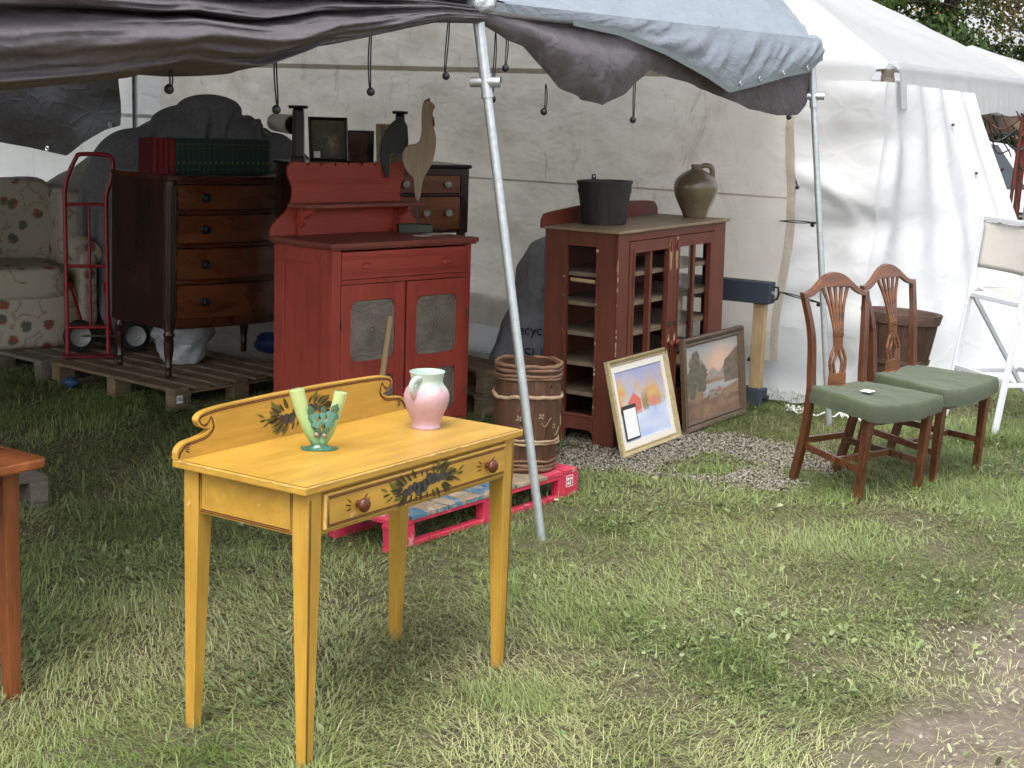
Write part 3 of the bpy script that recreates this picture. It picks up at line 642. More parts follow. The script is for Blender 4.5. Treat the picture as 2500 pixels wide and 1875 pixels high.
def discshape(mb, c, r, plane, n=14, sq=1.0): mb.add([plane(Vector((c[0]+r*math.cos(2*PI*k/n), c[1]+r*sq*math.sin(2*PI*k/n)))) for k in range(n)], [tuple(range(n))])
def stencil(parent, cx, cz, W, H, plane, plane2, plane3, seed):
    rnd = random.Random(seed); fr = MB(); lf = MB(); dk = MB()
    nfr = 9
    for k in range(nfr):
        u = (k/(nfr-1)-.5)*2; discshape(fr, (cx+u*W*.25, cz+rnd.uniform(-.10, .10)*H+u*H*.06), H*(.24-.10*abs(u))*rnd.uniform(.85, 1.15), plane2)
    for k in range(26):
        a = 2*PI*k/26+rnd.uniform(-.08, .08); ca, sa = math.cos(a), math.sin(a)
        sx, sz = cx+ca*W*.28, cz+sa*H*.28; ln = (.13*W*abs(ca)+.20*H)*rnd.uniform(.75, 1.1)
        (leafshape(lf, (sx, sz), a+rnd.uniform(-.3, .3), ln, ln*.20, plane))
        leafshape(dk, (sx, sz), a+rnd.uniform(-.2, .2), ln*.92, ln*.07, plane3)
    for s in (-1, 1):
        for k in range(3): leafshape(lf, (cx+s*W*(.40+.03*k), cz+(k-1)*H*.10), (0 if s > 0 else PI)+(k-1)*.4*s, W*.10, H*.05, plane)
        leafshape(dk, (cx+s*W*.46, cz), (0.2 if s > 0 else PI+.2), W*.06, H*.03, plane3)
    stuff(lf.build('stencil_leaves', M['stencil_green'], parent, recalc=False)); stuff(fr.build('stencil_fruit', M['stencil_grey'], parent, recalc=False)); stuff(dk.build('stencil_veins', M['stencil_dark'], parent, recalc=False))

# ------------------------------------------------------------------ yellow dressing table
TW, TD, TH = 1.015, .482, .778
yt = thing('dressing_table', 'mustard yellow painted dressing table with scrolled backboard and stencilled drawer', 'table', (-.521, 3.689, 0), (-.0014, .0101, .9879))
top = MB().box(0, TW, 0, TD-.001, TH-.022, TH).build('table_top', M['yellow'], yt, bevel=.004)
mb = MB(); pl = lambda q: Vector((q.x, q.y, TH+.0009))
ribbon(mb, [(.004, .006), (TW-.004, .006)], .0028, pl); ribbon(mb, [(.006, .006), (.006, TD-.03)], .0028, pl); mb.build('edge_stripe', M['stripe'], top, recalc=False)
mb = MB()
for k in range(46):        # chipped pale paint along the near edge
    x = random.uniform(.0, TW-.05); l = random.uniform(.006, .04); h = random.uniform(.001, .0035); mb.box(x, x+l, -.0009, .0012, TH-.002-h, TH-.0015)
for k in range(16):
    y = random.uniform(.0, TD-.05); l = random.uniform(.006, .03); h = random.uniform(.001, .003); mb.box(-.0009, .0012, y, y+l, TH-.002-h, TH-.0015)
stuff(mb.build('paint_chips', M['edgewear'], top))
LS, LB = .054, .031; zt = TH-.022; ix, iy = .028, .014
for (x0, sx) in ((ix, 1), (TW-ix, -1)):
    for (y0, sy) in ((iy, 1), (TD-iy-.004, -1)):
        xa, xb = sorted((x0, x0+sx*LS)); ya, yb = sorted((y0, y0+sy*LS)); xc, xd = sorted((x0+sx*.004, x0+sx*(LB+.004))); yc, yd = sorted((y0+sy*.002, y0+sy*(LB+.002)))
        lg = MB().frust((xc, xd, yc, yd, -.012), (xa, xb, ya, yb, zt-.14)).box(xa, xb, ya, yb, zt-.14, zt).build('leg', M['yellow_z'], yt, bevel=.0025)
        if sy > 0:
            st = MB(); e = .006 if sx > 0 else LS-.009
            for k in (0, .0045):
                xx = xa+e+k if sx > 0 else xb-.006-k
                st.add([(xx-.0009, ya-.0011, zt-.02), (xx+.0009, ya-.0011, zt-.02), (xx+.0009, ya-.0011, zt-.14), (xx-.0009, ya-.0011, zt-.14)], [(0, 1, 2, 3)])
                xl = (xc+.004+k*.7) if sx > 0 else (xd-.004-k*.7)
                st.add([(xx-.0009, ya-.0011, zt-.14), (xx+.0009, ya-.0011, zt-.14), (xl+.0007, yc-.0011, 0), (xl-.0007, yc-.0011, 0)], [(0, 1, 2, 3)])
            st.build('leg_stripe', M['stripe'], lg, recalc=False)
AH = .122; az0 = zt-AH
ends = [MB().box(ix+.006, ix+.022, iy+LS-.001, TD-iy-LS, az0, zt).build('end_apron', M['yellow'], yt, bevel=.002),
        MB().box(TW-ix-.022, TW-ix-.006, iy+LS-.001, TD-iy-LS, az0, zt).build('end_apron', M['yellow'], yt, bevel=.002)]
st = MB(); pe = lambda q: Vector((ix+.005, q.x, q.y)); ya, yb = iy+LS, TD-iy-LS
for k in (.006, .0115): ribbon(st, [(yb-k, zt-.002), (yb-k, az0+k), (ya+k, az0+k), (ya+k, zt-.002)], .0034, pe)
st.build('apron_stripe', M['stripe'], ends[0], recalc=False)
MB().box(ix+LS-.001, TW-ix-LS, TD-iy-.030, TD-iy-.014, az0, zt).build('back_apron', M['yellow'], yt, bevel=.002)
fa = MB(); xa, xb = ix+LS-.001, TW-ix-LS+.001
fa.box(xa, xb, iy+.006, iy+.022, zt-.018, zt).box(xa, xb, iy+.006, iy+.022, az0, az0+.018).box(xa, xa+.012, iy+.0065, iy+.0215, az0+.018, zt-.018).box(xb-.012, xb, iy+.0065, iy+.0215, az0+.018, zt-.018)
fa.build('front_apron', M['yellow'], yt, bevel=.002)
dx0, dx1, dz0, dz1 = xa+.004, xb-.006, az0+.013, zt-.010
dr = MB().box(dx0, dx1, iy-.010, iy+.012, dz0, dz1).build('drawer_front', M['yellow'], yt, bevel=.004)
st = MB(); pf = lambda q: Vector((q.x, iy-.0112, q.y)); pf2 = lambda q: Vector((q.x, iy-.0118, q.y)); pf3 = lambda q: Vector((q.x, iy-.0124, q.y))
for k in (.009, .0135): ribbon(st, [(dx0+k, dz0+k), (dx1-k, dz0+k), (dx1-k, dz1-k), (dx0+k, dz1-k), (dx0+k, dz0+k)], .0030, pf)
st.build('drawer_stripe', M['stripe'], dr, recalc=False)
MB().box(dx0-.0008, dx0+.004, iy-.0108, iy-.004, dz0+.004, dz1-.003).build('worn_drawer_edge', M['edgewear'], dr)
stencil(dr, (dx0+dx1)/2+.005, (dz0+dz1)/2, .36, .088, pf, pf2, pf3, 3)
for fx in (.155, .875):
    kx = dx0+(dx1-dx0)*fx; Mk = Matrix.Translation((kx, iy-.010, (dz0+dz1)/2)) @ Matrix.Rotation(PI/2, 4, 'X')
    MB().lathe([(.010, 0), (.0095, .008), (.009, .012), (.017, .016), (.0205, .022), (.020, .028), (.015, .033), (.0001, .035)], 20, M=Mk).build('knob', M['knobwood'], dr, smooth=50)
    lf = MB()
    for s in (-1, 1):
        for k in range(3): leafshape(lf, (kx+s*.026, (dz0+dz1)/2+(k-1)*.008), (PI if s < 0 else 0)+s*(k-1)*.35+s*.25, .030-.006*abs(k-1), .0022, pf)
    lf.build('knob_flourish', M['stencil_dark'], dr, recalc=False)
half = [(0, 0), (0, .02), (.008, .034), (.030, .046), (.070, .051), (.104, .058), (.124, .069), (.112, .0715), (.092, .077), (.079, .089), (.0745, .101), (.083, .113), (.106, .122), (.165, .1275), (.30, .131), (.42, .133)]
hc = [tuple(p) for p in smoothcurve([Vector((*p, 0)) for p in half[1:7]], 5)]+[tuple(p) for p in smoothcurve([Vector((*p, 0)) for p in half[7:]], 5)]
left = [(0, 0)]+[(p[0], p[1]) for p in hc]
outl = left+[(TW-x, z) for x, z in reversed(left)]
bk = MB().prism([(x, z+TH) for x, z in outl], TD-.020, TD-.0002, 'y').build('backboard', M['yellow'], yt, bevel=.002)
st = MB(); pb = lambda q: Vector((q.x, TD-.0212, q.y+TH)); pb2 = lambda q: Vector((q.x, TD-.0218, q.y+TH)); pb3 = lambda q: Vector((q.x, TD-.0224, q.y+TH))
for off in (.006, .0105):
    for mir in (0, 1):
        pts = [(.0+off, .004), (off+.002, .016), (.014+off, .031-off*.4), (.034, .045-off), (.071, .050-off), (.107+off*.4, .056-off), (.131+off*.7, .070-off*.3), (.134+off*.2, .088), (.128, .104)]
        pts2 = [(.128, .104), (.121, .092), (.108, .084-(off-.006)), (.096, .084), (.085+off*.3, .091), (.080+off*.5, .101), (.088+off*.3, .1115-off*.5), (.108, .1205-off), (.165, .1265-off), (.30, .130-off), (.508, .132-off)]
        for pp in (pts, pts2):
            q = [(p[0], p[1]) for p in smoothcurve([Vector((*p, 0)) for p in pp], 5)]
            ribbon(st, [((TW-x) if mir else x, z) for x, z in q], .0030, pb)
st.build('backboard_stripe', M['stripe'], bk, recalc=False)
stencil(bk, .50, .062, .34, .085, pb, pb2, pb3, 9)
lf = MB()
for s, x in ((1, .03), (-1, TW-.03)):
    for k in range(4): leafshape(lf, (x, .022+.003*k), (0 if s > 0 else PI)+s*(k-1.5)*.3, .022, .0018, pb)
lf.build('corner_flourish', M['stencil_dark'], bk, recalc=False)

# ------------------------------------------------------------------ red pie safe
RW, RD, RH = 1.04, .527, 1.033
rc = thing('pie_safe', 'barn red pie safe with punched tin doors and shelf backboard', 'cabinet', (-.932, 7.539, 0), (-.0049, .0039, .8009))
ov = .03; x0, x1, y0, y1 = ov, RW-ov, ov, RD-.004; zb = RH-.030
MB().box(0, RW, 0, RD, RH-.026, RH).box(.008, RW-.008, .008, RD-.002, RH-.036, RH-.026).build('cabinet_top', M['redtop'], rc, bevel=.005)
car = MB()
car.box(x0, x0+.055, y0, y0+.022, 0, zb-.008).box(x1-.038, x1, y0, y0+.022, 0, zb-.008)          # front stiles
car.box(x0, x0+.02, y0+.022, y0+.10, 0, zb-.008).box(x0, x0+.02, y1-.085, y1, 0, zb-.008).box(x0+.0005, x0+.0195, y0+.10, y1-.085, zb-.09, zb-.008).box(x0+.0005, x0+.0195, y0+.10, y1-.085, .06, .17)
car.box(x0+.010, x0+.016, y0+.09, y1-.08, .15, zb-.08)                                                # recessed side panel
car.box(x1-.02, x1, y0+.022, y1, 0, zb-.008).box(x0+.02, x1-.02, y1-.015, y1-.001, .05, zb-.008).box(x0+.02, x1-.02, y0+.03, y1-.015, .02, .032)
car.box(x0+.055, x1-.038, y0+.001, y0+.021, zb-.188, zb-.163).box(x0+.055, x1-.038, y0+.001, y0+.021, .008, .030).box(x0+.02, x1-.02, y0+.03, y1-.015, .50, .515)
car.build('carcass', M['red_z'], rc, bevel=.003)
pz0, pz1 = zb-.160, zb-.018
pr = MB().box(x0+.058, x1-.046, y0-.004, y0+.018, pz0, pz1).build('drawer_front', M['red'], rc, bevel=.003)
mb = MB()
for zz in (pz1-.022, pz1-.030, pz1-.038, pz0+.022, pz0+.030, pz0+.038): mb.box(x0+.059, x1-.047, y0-.0085, y0-.003, zz-.0022, zz+.0022)
mb.build('reeding', M['red'], pr, bevel=.0012)
for fx in (.19, .83):
    kx = x0+.058+(x1-x0-.104)*fx; mb = MB(); zc = (pz0+pz1)/2
    mb.grid(lambda u, v: Vector((kx+.036*math.cos(PI*u)*(.55+.45*math.sin(PI*v/2)), y0-.004-.024*math.sin(PI*v*.5)*math.sin(PI*u)**.5, zc-.014+.03*(1-v)**.6+.0*u)), 14, 10); mb.box(kx-.036, kx+.036, y0-.006, y0-.003, zc-.016, zc+.018)
    mb.build('bin_pull', M['red'], pr, smooth=50)
rl = MB(); rl.box(x0+.055, x1-.038, y0-.001, y0+.0012, zb-.186, zb-.165)
for zz in (zb-.170, zb-.182): rl.box(x0+.056, x1-.039, y0-.004, y0, zz-.002, zz+.002)
rl.build('rail_bead', M['red'], rc, bevel=.001)
def tin_panel(parent, a, b, c, d, yy):
    p = MB().box(a, b, yy, yy+.004, c, d).build('tin_panel', M['tin'], parent)
    mb = MB(); cx, cz = (a+b)/2, (c+d)/2; hw, hh = (b-a)/2, (d-c)/2
    def dot(x, z, r=.0018, al=0, st=2.2): mb.add([Vector((x+r*(st*math.cos(q)*math.cos(al)-math.sin(q)*math.sin(al)), yy-.0012, z+r*(st*math.cos(q)*math.sin(al)+math.sin(q)*math.cos(al)))) for q in np.linspace(0, 2*PI, 6, endpoint=False)], [(0,1,2,3,4,5)])
    for s in (-1, 1):
        for q in np.linspace(-1, 1, 30):
            dot(cx+q*hw*.84, cz+s*(hh*.86-.10*hh*abs(math.sin(q*PI*1.0))), al=s*.6*math.cos(q*PI)); dot(cx+q*hw*.84, cz+s*(hh*.70-.13*hh*abs(math.sin(q*PI))), al=PI/2, st=1.6)
        for q in np.linspace(-.8, .8, 24): dot(cx+s*(hw*.86-.06*hw*abs(math.sin(q*PI))), cz+q*hh, al=0)
    for k in range(16):
        al = 2*PI*k/16
        for r in (.10, .2, .3, .42, .54): dot(cx+math.cos(al)*hw*r, cz+math.sin(al)*hh*r*.9, al=al)
    stuff(mb.build('punched_holes', M['tindot'], p, recalc=False))
def pie_door(a, b, c, d, yfront, hinge):
    dm = thing('door', None, None); dm.parent = rc
    th = .020; sw = .066
    fr = MB().box(a, a+sw, yfront, yfront+th, c, d).box(b-sw, b, yfront, yfront+th, c, d)
    rails = ((d-.085, d), (.323, .408), (c, c+.045)); opens = ((.408, d-.085), (c+.045, .323))
    for (r0, r1) in rails: fr.box(a+sw, b-sw, yfront+.0004, yfront+th-.0004, r0, r1)
    # scalloped corner pieces in each opening
    for (o0, o1) in opens:
        for (xx, s) in ((a+sw, 1), (b-sw, -1)):
            for (zz, sz) in ((o1, -1), (o0, 1)):
                pts = [(0, 0), (.040, 0), (.036, .006), (.020, .009), (.011, .015), (.008, .034), (0, .040)]
                fr.prism([(xx+s*p, zz+sz*q) for p, q in pts], yfront+.0008, yfront+th-.0008, 'y')
    fr.build('door_frame', M['red_z'], dm, bevel=.003)
    for (o0, o1) in opens: tin_panel(dm, a+sw-.012, b-sw+.012, o0-.012, o1+.012, yfront+.0125)
    hx = a if hinge < 0 else b
    for zz in (d-.20, c+.14): MB().tube([(hx, yfront-.003, zz-.022), (hx, yfront-.003, zz+.022)], .0045, 8).build('hinge', M['darksteel'], dm, smooth=60)
xm = x0+.055+(x1-x0-.093)*.5
pie_door(x0+.057, xm-.003, .034, zb-.190, y0-.003, -1); pie_door(xm+.006, x1-.040, .034, zb-.190, y0-.012, 1)
# scalloped backboard with shelf
hb = [(.0, 0), (.0, .03), (.018, .062), (.055, .098), (.100, .130), (.128, .165), (.140, .205), (.142, .240), (.136, .268), (.122, .292), (.110, .318), (.107, .345), (.113, .368), (.126, .384), (.150, .392)]
lh = [(p[0], p[1]) for p in smoothcurve([Vector((*p, 0)) for p in hb], 4)]
topn = []
for k in range(7):
    xc = .24+(RW-.48)*k/6; topn += [(xc-.012, .386), (xc, .366), (xc+.012, .386)]
ol = lh+topn+[(RW-x, z) for x, z in reversed(lh)]
bb = MB().prism([(x, z+RH) for x, z in ol], RD-.020, RD-.001, 'y').build('backboard', M['red'], rc, bevel=.003)
mb = MB()
for zz in (.292, .280, .268): mb.box(.15, RW-.15, RD-.0250, RD-.019, RH+zz-.0022, RH+zz+.0022)
mb.build('reeding', M['red'], bb, bevel=.0012)
MB().box(.100, RW-.100, RD-.185, RD-.021, RH+.152, RH+.172).build('shelf', M['redtop'], rc, bevel=.004)
for xx in (.165, RW-.195):
    pts = [(RD-.021, .0), (RD-.046, .0), (RD-.052, .02), (RD-.045, .040), (RD-.060, .052), (RD-.078, .074), (RD-.082, .092), (RD-.110, .108), (RD-.145, .126), (RD-.150, .152), (RD-.021, .152)]
    MB().prism([(a, b+RH) for a, b in pts], xx, xx+.020, 'x').build('shelf_bracket', M['red_z'], rc, bevel=.002)

# ------------------------------------------------------------------ glazed cupboard (oxblood), paintings lean on it
GW, GD, GH = 1.154, .481, 1.142
gc = thing('glazed_cupboard', 'oxblood painted cupboard with tall glazed doors and worn pine top', 'cabinet', (.543, 7.609, .001), (-.0103, -.018, .9334))
MB().box(0, GW, 0, GD, GH-.016, GH).build('cabinet_top', M['topwood'], gc, bevel=.004)
g0, g1, h0, h1 = .018, GW-.018, .018, GD-.002; zt = GH-.016
ca = MB(); sw = .024
ca.box(g0, g0+.105, h0, h0+sw, 0, zt).box(g1-.125, g1, h0, h0+sw, 0, zt)                       # front corner boards
ca.box(g0+.105, g1-.125, h0+.0005, h0+sw-.0005, zt-.045, zt).box(g0+.105, g1-.125, h0+.0005, h0+sw-.0005, 0.03, .13)
sy0, sy1 = .150, .335                                                                            # side window, measured from the front
for gx in (g0, g1-.02):
    ca.box(gx, gx+.02, h0+sw, sy0, 0, zt); ca.box(gx, gx+.02, sy1, h1, 0, zt); ca.box(gx+.0005, gx+.0195, sy0, sy1, 1.05, zt)
    ca.prism([(sy0, .16), (sy1, .16), (sy1, .055), (sy1-.02, .075), (sy0+.02, .075), (sy0, .055)], gx+.0005, gx+.0195, 'x')
ca.box(g0+.02, g1-.02, h1-.014, h1-.001, .05, zt)
ca.build('carcass', M['oxblood'], gc, bevel=.003)
mo = MB(); a, b, c, d = sy0, sy1, .16, 1.05; e = .016
mo.box(g0-.006, g0+.004, a-e, a, c-e, d+e).box(g0-.006, g0+.004, b, b+e, c-e, d+e).box(g0-.0055, g0+.0035, a, b, d, d+e).box(g0-.0055, g0+.0035, a, b, c-e, c)
mo.build('side_window_moulding', M['oxblood'], gc, bevel=.003)
for z in (.105, .265, .425, .585, .745, .900): MB().box(g0+.021, g1-.021, h0+.030, h1-.016, z-.011, z+.011).build('shelf', M['shelfwood'], gc, bevel=.002)
MB().tube([(g0+.022, .165, .865), (g0+.03, .325, .868)], .011, 10).build('pole_end', M['lumber'], gc, smooth=60)
def gdoor(a, b, st, nm, pane):
    dm = thing('door', None, None); dm.parent = gc; c, d = .135, zt-.048; yf = h0-.004; th = .026; br = .095; tr = .060
    fr = MB().box(a, a+st[0], yf, yf+th, c, d).box(b-st[1], b, yf, yf+th, c, d).box(a+st[0], b-st[1], yf+.0005, yf+th-.0005, d-tr, d).box(a+st[0], b-st[1], yf+.0005, yf+th-.0005, c, c+br)
    fr.build('door_frame', M['oxblood'], dm, bevel=.0025)
    mx = (a+st[0]+b-st[1])/2; MB().box(mx-.011, mx+.011, yf+.002, yf+th+.010, c+br, d-tr).build('muntin', M['oxblood'], dm, bevel=.002)
    e = .012; mm = MB().box(a+st[0]-e, a+st[0], yf-.005, yf+.002, c+br-e, d-tr+e).box(b-st[1], b-st[1]+e, yf-.005, yf+.002, c+br-e, d-tr+e).box(a+st[0], b-st[1], yf-.0045, yf+.0015, d-tr, d-tr+e).box(a+st[0], b-st[1], yf-.0045, yf+.0015, c+br-e, c+br)
    mm.build('moulding', M['oxblood'], dm, bevel=.002)
    if pane: MB().box(a+st[0], mx-.011, yf+.012, yf+.0145, c+br, d-tr).build('pane', M['glass'], dm)
    return dm, yf
t_ = NT('old_window_glass'); M['glass'] = t_.done((.9,.95,.95), .03, None, .6, Transmission_Weight=1.0, IOR=1.5)
xm = .115+(GW-.25)*.5+.005
da, yf = gdoor(g0+.107, xm-.002, (.045, .065), 'a', False); db, yf = gdoor(xm+.002, g1-.127, (.050, .050), 'b', True)
for dm, kx in ((da, xm-.036), (db, xm+.028)):
    Mk = Matrix.Translation((kx, yf, .50)) @ Matrix.Rotation(PI/2, 4, 'X')
    MB().lathe([(.008, 0), (.008, .010), (.016, .016), (.019, .024), (.014, .031), (.0001, .033)], 16, M=Mk).build('knob', M['oxblood_x'], dm, smooth=50)
    Mk = Matrix.Translation((kx+.004, yf, .605)) @ Matrix.Rotation(PI/2, 4, 'X'); MB().lathe([(.018, -.001), (.018, .0015), (.0001, .003)], 14, M=Mk).build('old_knob_mark', M['darktop'], dm, smooth=50)
    MB().prism([(kx-.010, 1.0), (kx+.008, 1.0), (kx+.014, 1.03), (kx+.006, 1.062), (kx-.006, 1.06), (kx-.013, 1.03)], yf-.010, yf-.0005, 'y').build('turn_button', M['oxblood_x'], dm, bevel=.002)
    rr = random.Random(int(kx*1000)); mb = MB()
    for (cz, hh, ww) in ((1.0, .085, .020), (.94, .05, .012), (.52, .03, .010)):
        pts = [(kx+ww*(.5+.6*rr.random())*math.cos(q), cz+hh*(.6+.5*rr.random())*math.sin(q)) for q in np.linspace(0, 2*PI, 16, endpoint=False)]
        mb.add([Vector((x, yf-.0007, z)) for x, z in pts], [tuple(range(16))])
    mb.build('bare_patch', M['chip'], dm, recalc=False)
mb = MB(); rr = random.Random(4)     # paint chipped off the near corner
for k in range(30):
    z = rr.uniform(.2, 1.02); l = rr.uniform(.006, .03); mb.box(g0-.0009, g0+rr.uniform(.001, .005), h0-.0009, h0+rr.uniform(.001, .006), z, z+l)
stuff(mb.build('chipped_corner', M['chip'], gc))
mb = MB()
for k in range(12):
    z = rr.uniform(.2, 1.05); l = rr.uniform(.004, .014); s = rr.choice((sy0-e, sy1+e*.2)); mb.box(g0-.0068, g0-.004, s+rr.uniform(0, .012), s+rr.uniform(.002, .005)+.012, z, z+l)
stuff(mb.build('chipped_moulding', M['chip'], gc))
pts = [(0, 0), (0, .035), (.015, .062), (.05, .078), (.30, .098), (.60, .108), (.95, .100), (GW-.06, .090), (GW-.02, .070), (GW, .040), (GW, 0)]
pts = [(p[0], p[1]) for p in smoothcurve([Vector((*p, 0)) for p in pts], 4)]
MB().prism([(x, z+GH-.014) for x, z in pts], GD+.0005, GD+.020, 'y').build('backsplash', M['oxblood_x'], gc, bevel=.003)
# ------------------------------------------------------------------ bow-front chest of drawers on its pallet
DW, DD, DH = 1.00, .569, 1.157
dc = thing('bowfront_chest', 'dark mahogany bow-front chest of four drawers standing on a pallet', 'chest', (-1.963, 8.404, .143), (.0156, .0104, .8597))
def bow(x, amt=.075): return -amt*math.sin(PI*min(1, max(0, x/DW)))**.8
def bowslab(z0, z1, xa, xb, inset, depth=.03, mb=None, n=26):
    mb = mb or MB(); xs_ = np.linspace(xa, xb, n); f = [(x, .03+bow(x)+inset) for x in xs_]; bk = [(x, y+depth) for x, y in reversed(f)]
    return mb.prism(f+bk, z0, z1, 'z')
def fulltop(z0, z1, ex, mb):
    xs_ = np.linspace(-ex, DW+ex, 30); f = [(x, .03+bow(x)-ex) for x in xs_]; return mb.prism(f+[(DW+ex, DD), (-ex, DD)], z0, z1, 'z')
mb = MB(); fulltop(DH-.012, DH, .014, mb); fulltop(DH-.026, DH-.012, .006, mb); mb.build('chest_top', M['mahog'], dc, bevel=.003)
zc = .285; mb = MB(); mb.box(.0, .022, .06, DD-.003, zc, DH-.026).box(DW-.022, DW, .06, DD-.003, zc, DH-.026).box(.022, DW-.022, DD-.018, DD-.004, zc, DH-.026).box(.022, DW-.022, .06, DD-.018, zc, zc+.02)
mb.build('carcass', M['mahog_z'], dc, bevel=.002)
fr = MB()
for z0, z1 in ((zc, zc+.055), (DH-.045, DH-.026)): bowslab(z0, z1, .055, DW-.055, .0, .05, fr)
dzs = []; zz = zc+.055; hs_ = [.225, .205, .185, .165]; tot = DH-.045-zz; sc_ = (tot-.024*3)/sum(hs_)
for h in hs_:
    dzs.append((zz, zz+h*sc_)); zz += h*sc_
    if len(dzs) < 4: bowslab(zz, zz+.024, .055, DW-.055, .003, .05, fr); zz += .024
fr.build('front_rails', M['mahog'], dc, bevel=.002)
for z0, z1 in dzs:
    d_ = bowslab(z0+.003, z1-.003, .060, DW-.060, -.002, .03).build('drawer_front', M['mahog_front'], dc, smooth=40)
    bd = MB(); bowslab(z0+.003, z0+.009, .060, DW-.060, -.006, .01, bd); bowslab(z1-.009, z1-.003, .060, DW-.060, -.006, .01, bd); bd.build('cockbead', M['mahog'], d_, smooth=40)
    for fx in (.22, .78):
        kx = DW*fx; Mk = Matrix.Translation((kx, .03+bow(kx)-.002, (z0+z1)/2-.002)) @ Matrix.Rotation(PI/2, 4, 'X')
        MB().lathe([(.027, -.002), (.027, .003), (.021, .006), (.010, .009), (.010, .018), (.021, .023), (.024, .030), (.019, .036), (.011, .037), (.009, .033), (.0001, .033)], 20, M=Mk).build('knob', M['darktop'], d_, smooth=50)
    kx = DW*.5; yk = .03+bow(kx)-.0035
    MB().prism([(kx-.010, z1-.06), (kx+.010, z1-.06), (kx+.012, z1-.03), (kx, z1-.018), (kx-.012, z1-.03)], yk-.003, yk, 'y').build('keyhole_plate', M['brass'], d_, bevel=.001)
for xx in (.034, DW-.034):
    cl = MB().tube([(xx, .052, zc-.004), (xx, .052, DH-.03)], .033, 20)
    for q in np.linspace(PI*.9, PI*2.1, 9): cl.tube([(xx+.033*math.cos(q), .052+.033*math.sin(q), zc+.03), (xx+.033*math.cos(q), .052+.033*math.sin(q), DH-.06)], .0035, 6)
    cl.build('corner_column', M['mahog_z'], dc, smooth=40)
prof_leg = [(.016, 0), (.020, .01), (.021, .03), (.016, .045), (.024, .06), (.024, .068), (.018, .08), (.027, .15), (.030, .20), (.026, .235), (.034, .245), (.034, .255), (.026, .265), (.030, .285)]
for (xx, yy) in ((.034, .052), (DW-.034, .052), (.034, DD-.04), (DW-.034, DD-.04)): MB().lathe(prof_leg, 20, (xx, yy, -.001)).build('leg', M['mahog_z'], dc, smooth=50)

# ------------------------------------------------------------------ tall sideboard behind the pie safe
SW_, SD_, SH_ = 1.04, .44, 1.396
sb = thing('tall_sideboard', 'dark-topped cherry sideboard with glass knobs behind the red pie safe', 'sideboard', (-1.210, 8.448, 0), (0, 0, .50))
zc = SH_-.40
MB().box(-.015, SW_+.015, -.015, SD_+.01, SH_-.022, SH_).build('sideboard_top', M['darktop'], sb, bevel=.010, seg=3)
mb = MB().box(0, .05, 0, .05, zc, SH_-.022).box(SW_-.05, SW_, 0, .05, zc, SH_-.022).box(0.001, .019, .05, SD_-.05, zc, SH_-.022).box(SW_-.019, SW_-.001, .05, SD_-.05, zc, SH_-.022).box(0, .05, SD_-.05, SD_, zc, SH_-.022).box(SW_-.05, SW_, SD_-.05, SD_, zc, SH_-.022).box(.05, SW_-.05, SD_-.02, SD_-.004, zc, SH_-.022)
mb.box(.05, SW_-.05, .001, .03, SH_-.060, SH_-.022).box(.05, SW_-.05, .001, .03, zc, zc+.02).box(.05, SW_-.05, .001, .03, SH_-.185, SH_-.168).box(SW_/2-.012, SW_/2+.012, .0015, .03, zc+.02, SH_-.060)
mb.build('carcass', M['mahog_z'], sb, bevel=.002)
for (a, b, c, d) in ((.054, SW_/2-.016, SH_-.166, SH_-.062), (SW_/2+.016, SW_-.054, SH_-.166, SH_-.062), (.054, SW_/2-.016, zc+.023, SH_-.188), (SW_/2+.016, SW_-.054, zc+.023, SH_-.188)):
    d_ = MB().box(a, b, .003, .022, c, d).build('drawer_front', M['cherry_front'], sb, bevel=.002)
    for fx in ((.2, .8) if d-c < .12 else (.5, .82)):
        Mk = Matrix.Translation((a+(b-a)*fx, .003, (c+d)/2)) @ Matrix.Rotation(PI/2, 4, 'X')
        MB().lathe([(.010, 0), (.010, .012), (.021, .018), (.023, .028), (.016, .036), (.0001, .037)], 12, M=Mk).build('glass_knob', M['clearknob'] if 'clearknob' in M else M.setdefault('clearknob', m_flat('pressed_glass', (.55,.52,.46), .12, .8, 0, .15, 60, 0, Transmission_Weight=.35)), d_, smooth=30)
for (xx, yy) in ((.03, .03), (SW_-.03, .03), (.03, SD_-.03), (SW_-.03, SD_-.03)):
    MB().lathe([(.014, 0), (.020, .02), (.016, .05), (.022, .10), (.028, .5), (.030, .80), (.022, .86), (.034, .90), (.034, .93), (.024, .95), (.028, zc)], 16, (xx, yy, 0)).build('leg', M['mahog_z'], sb, smooth=50)

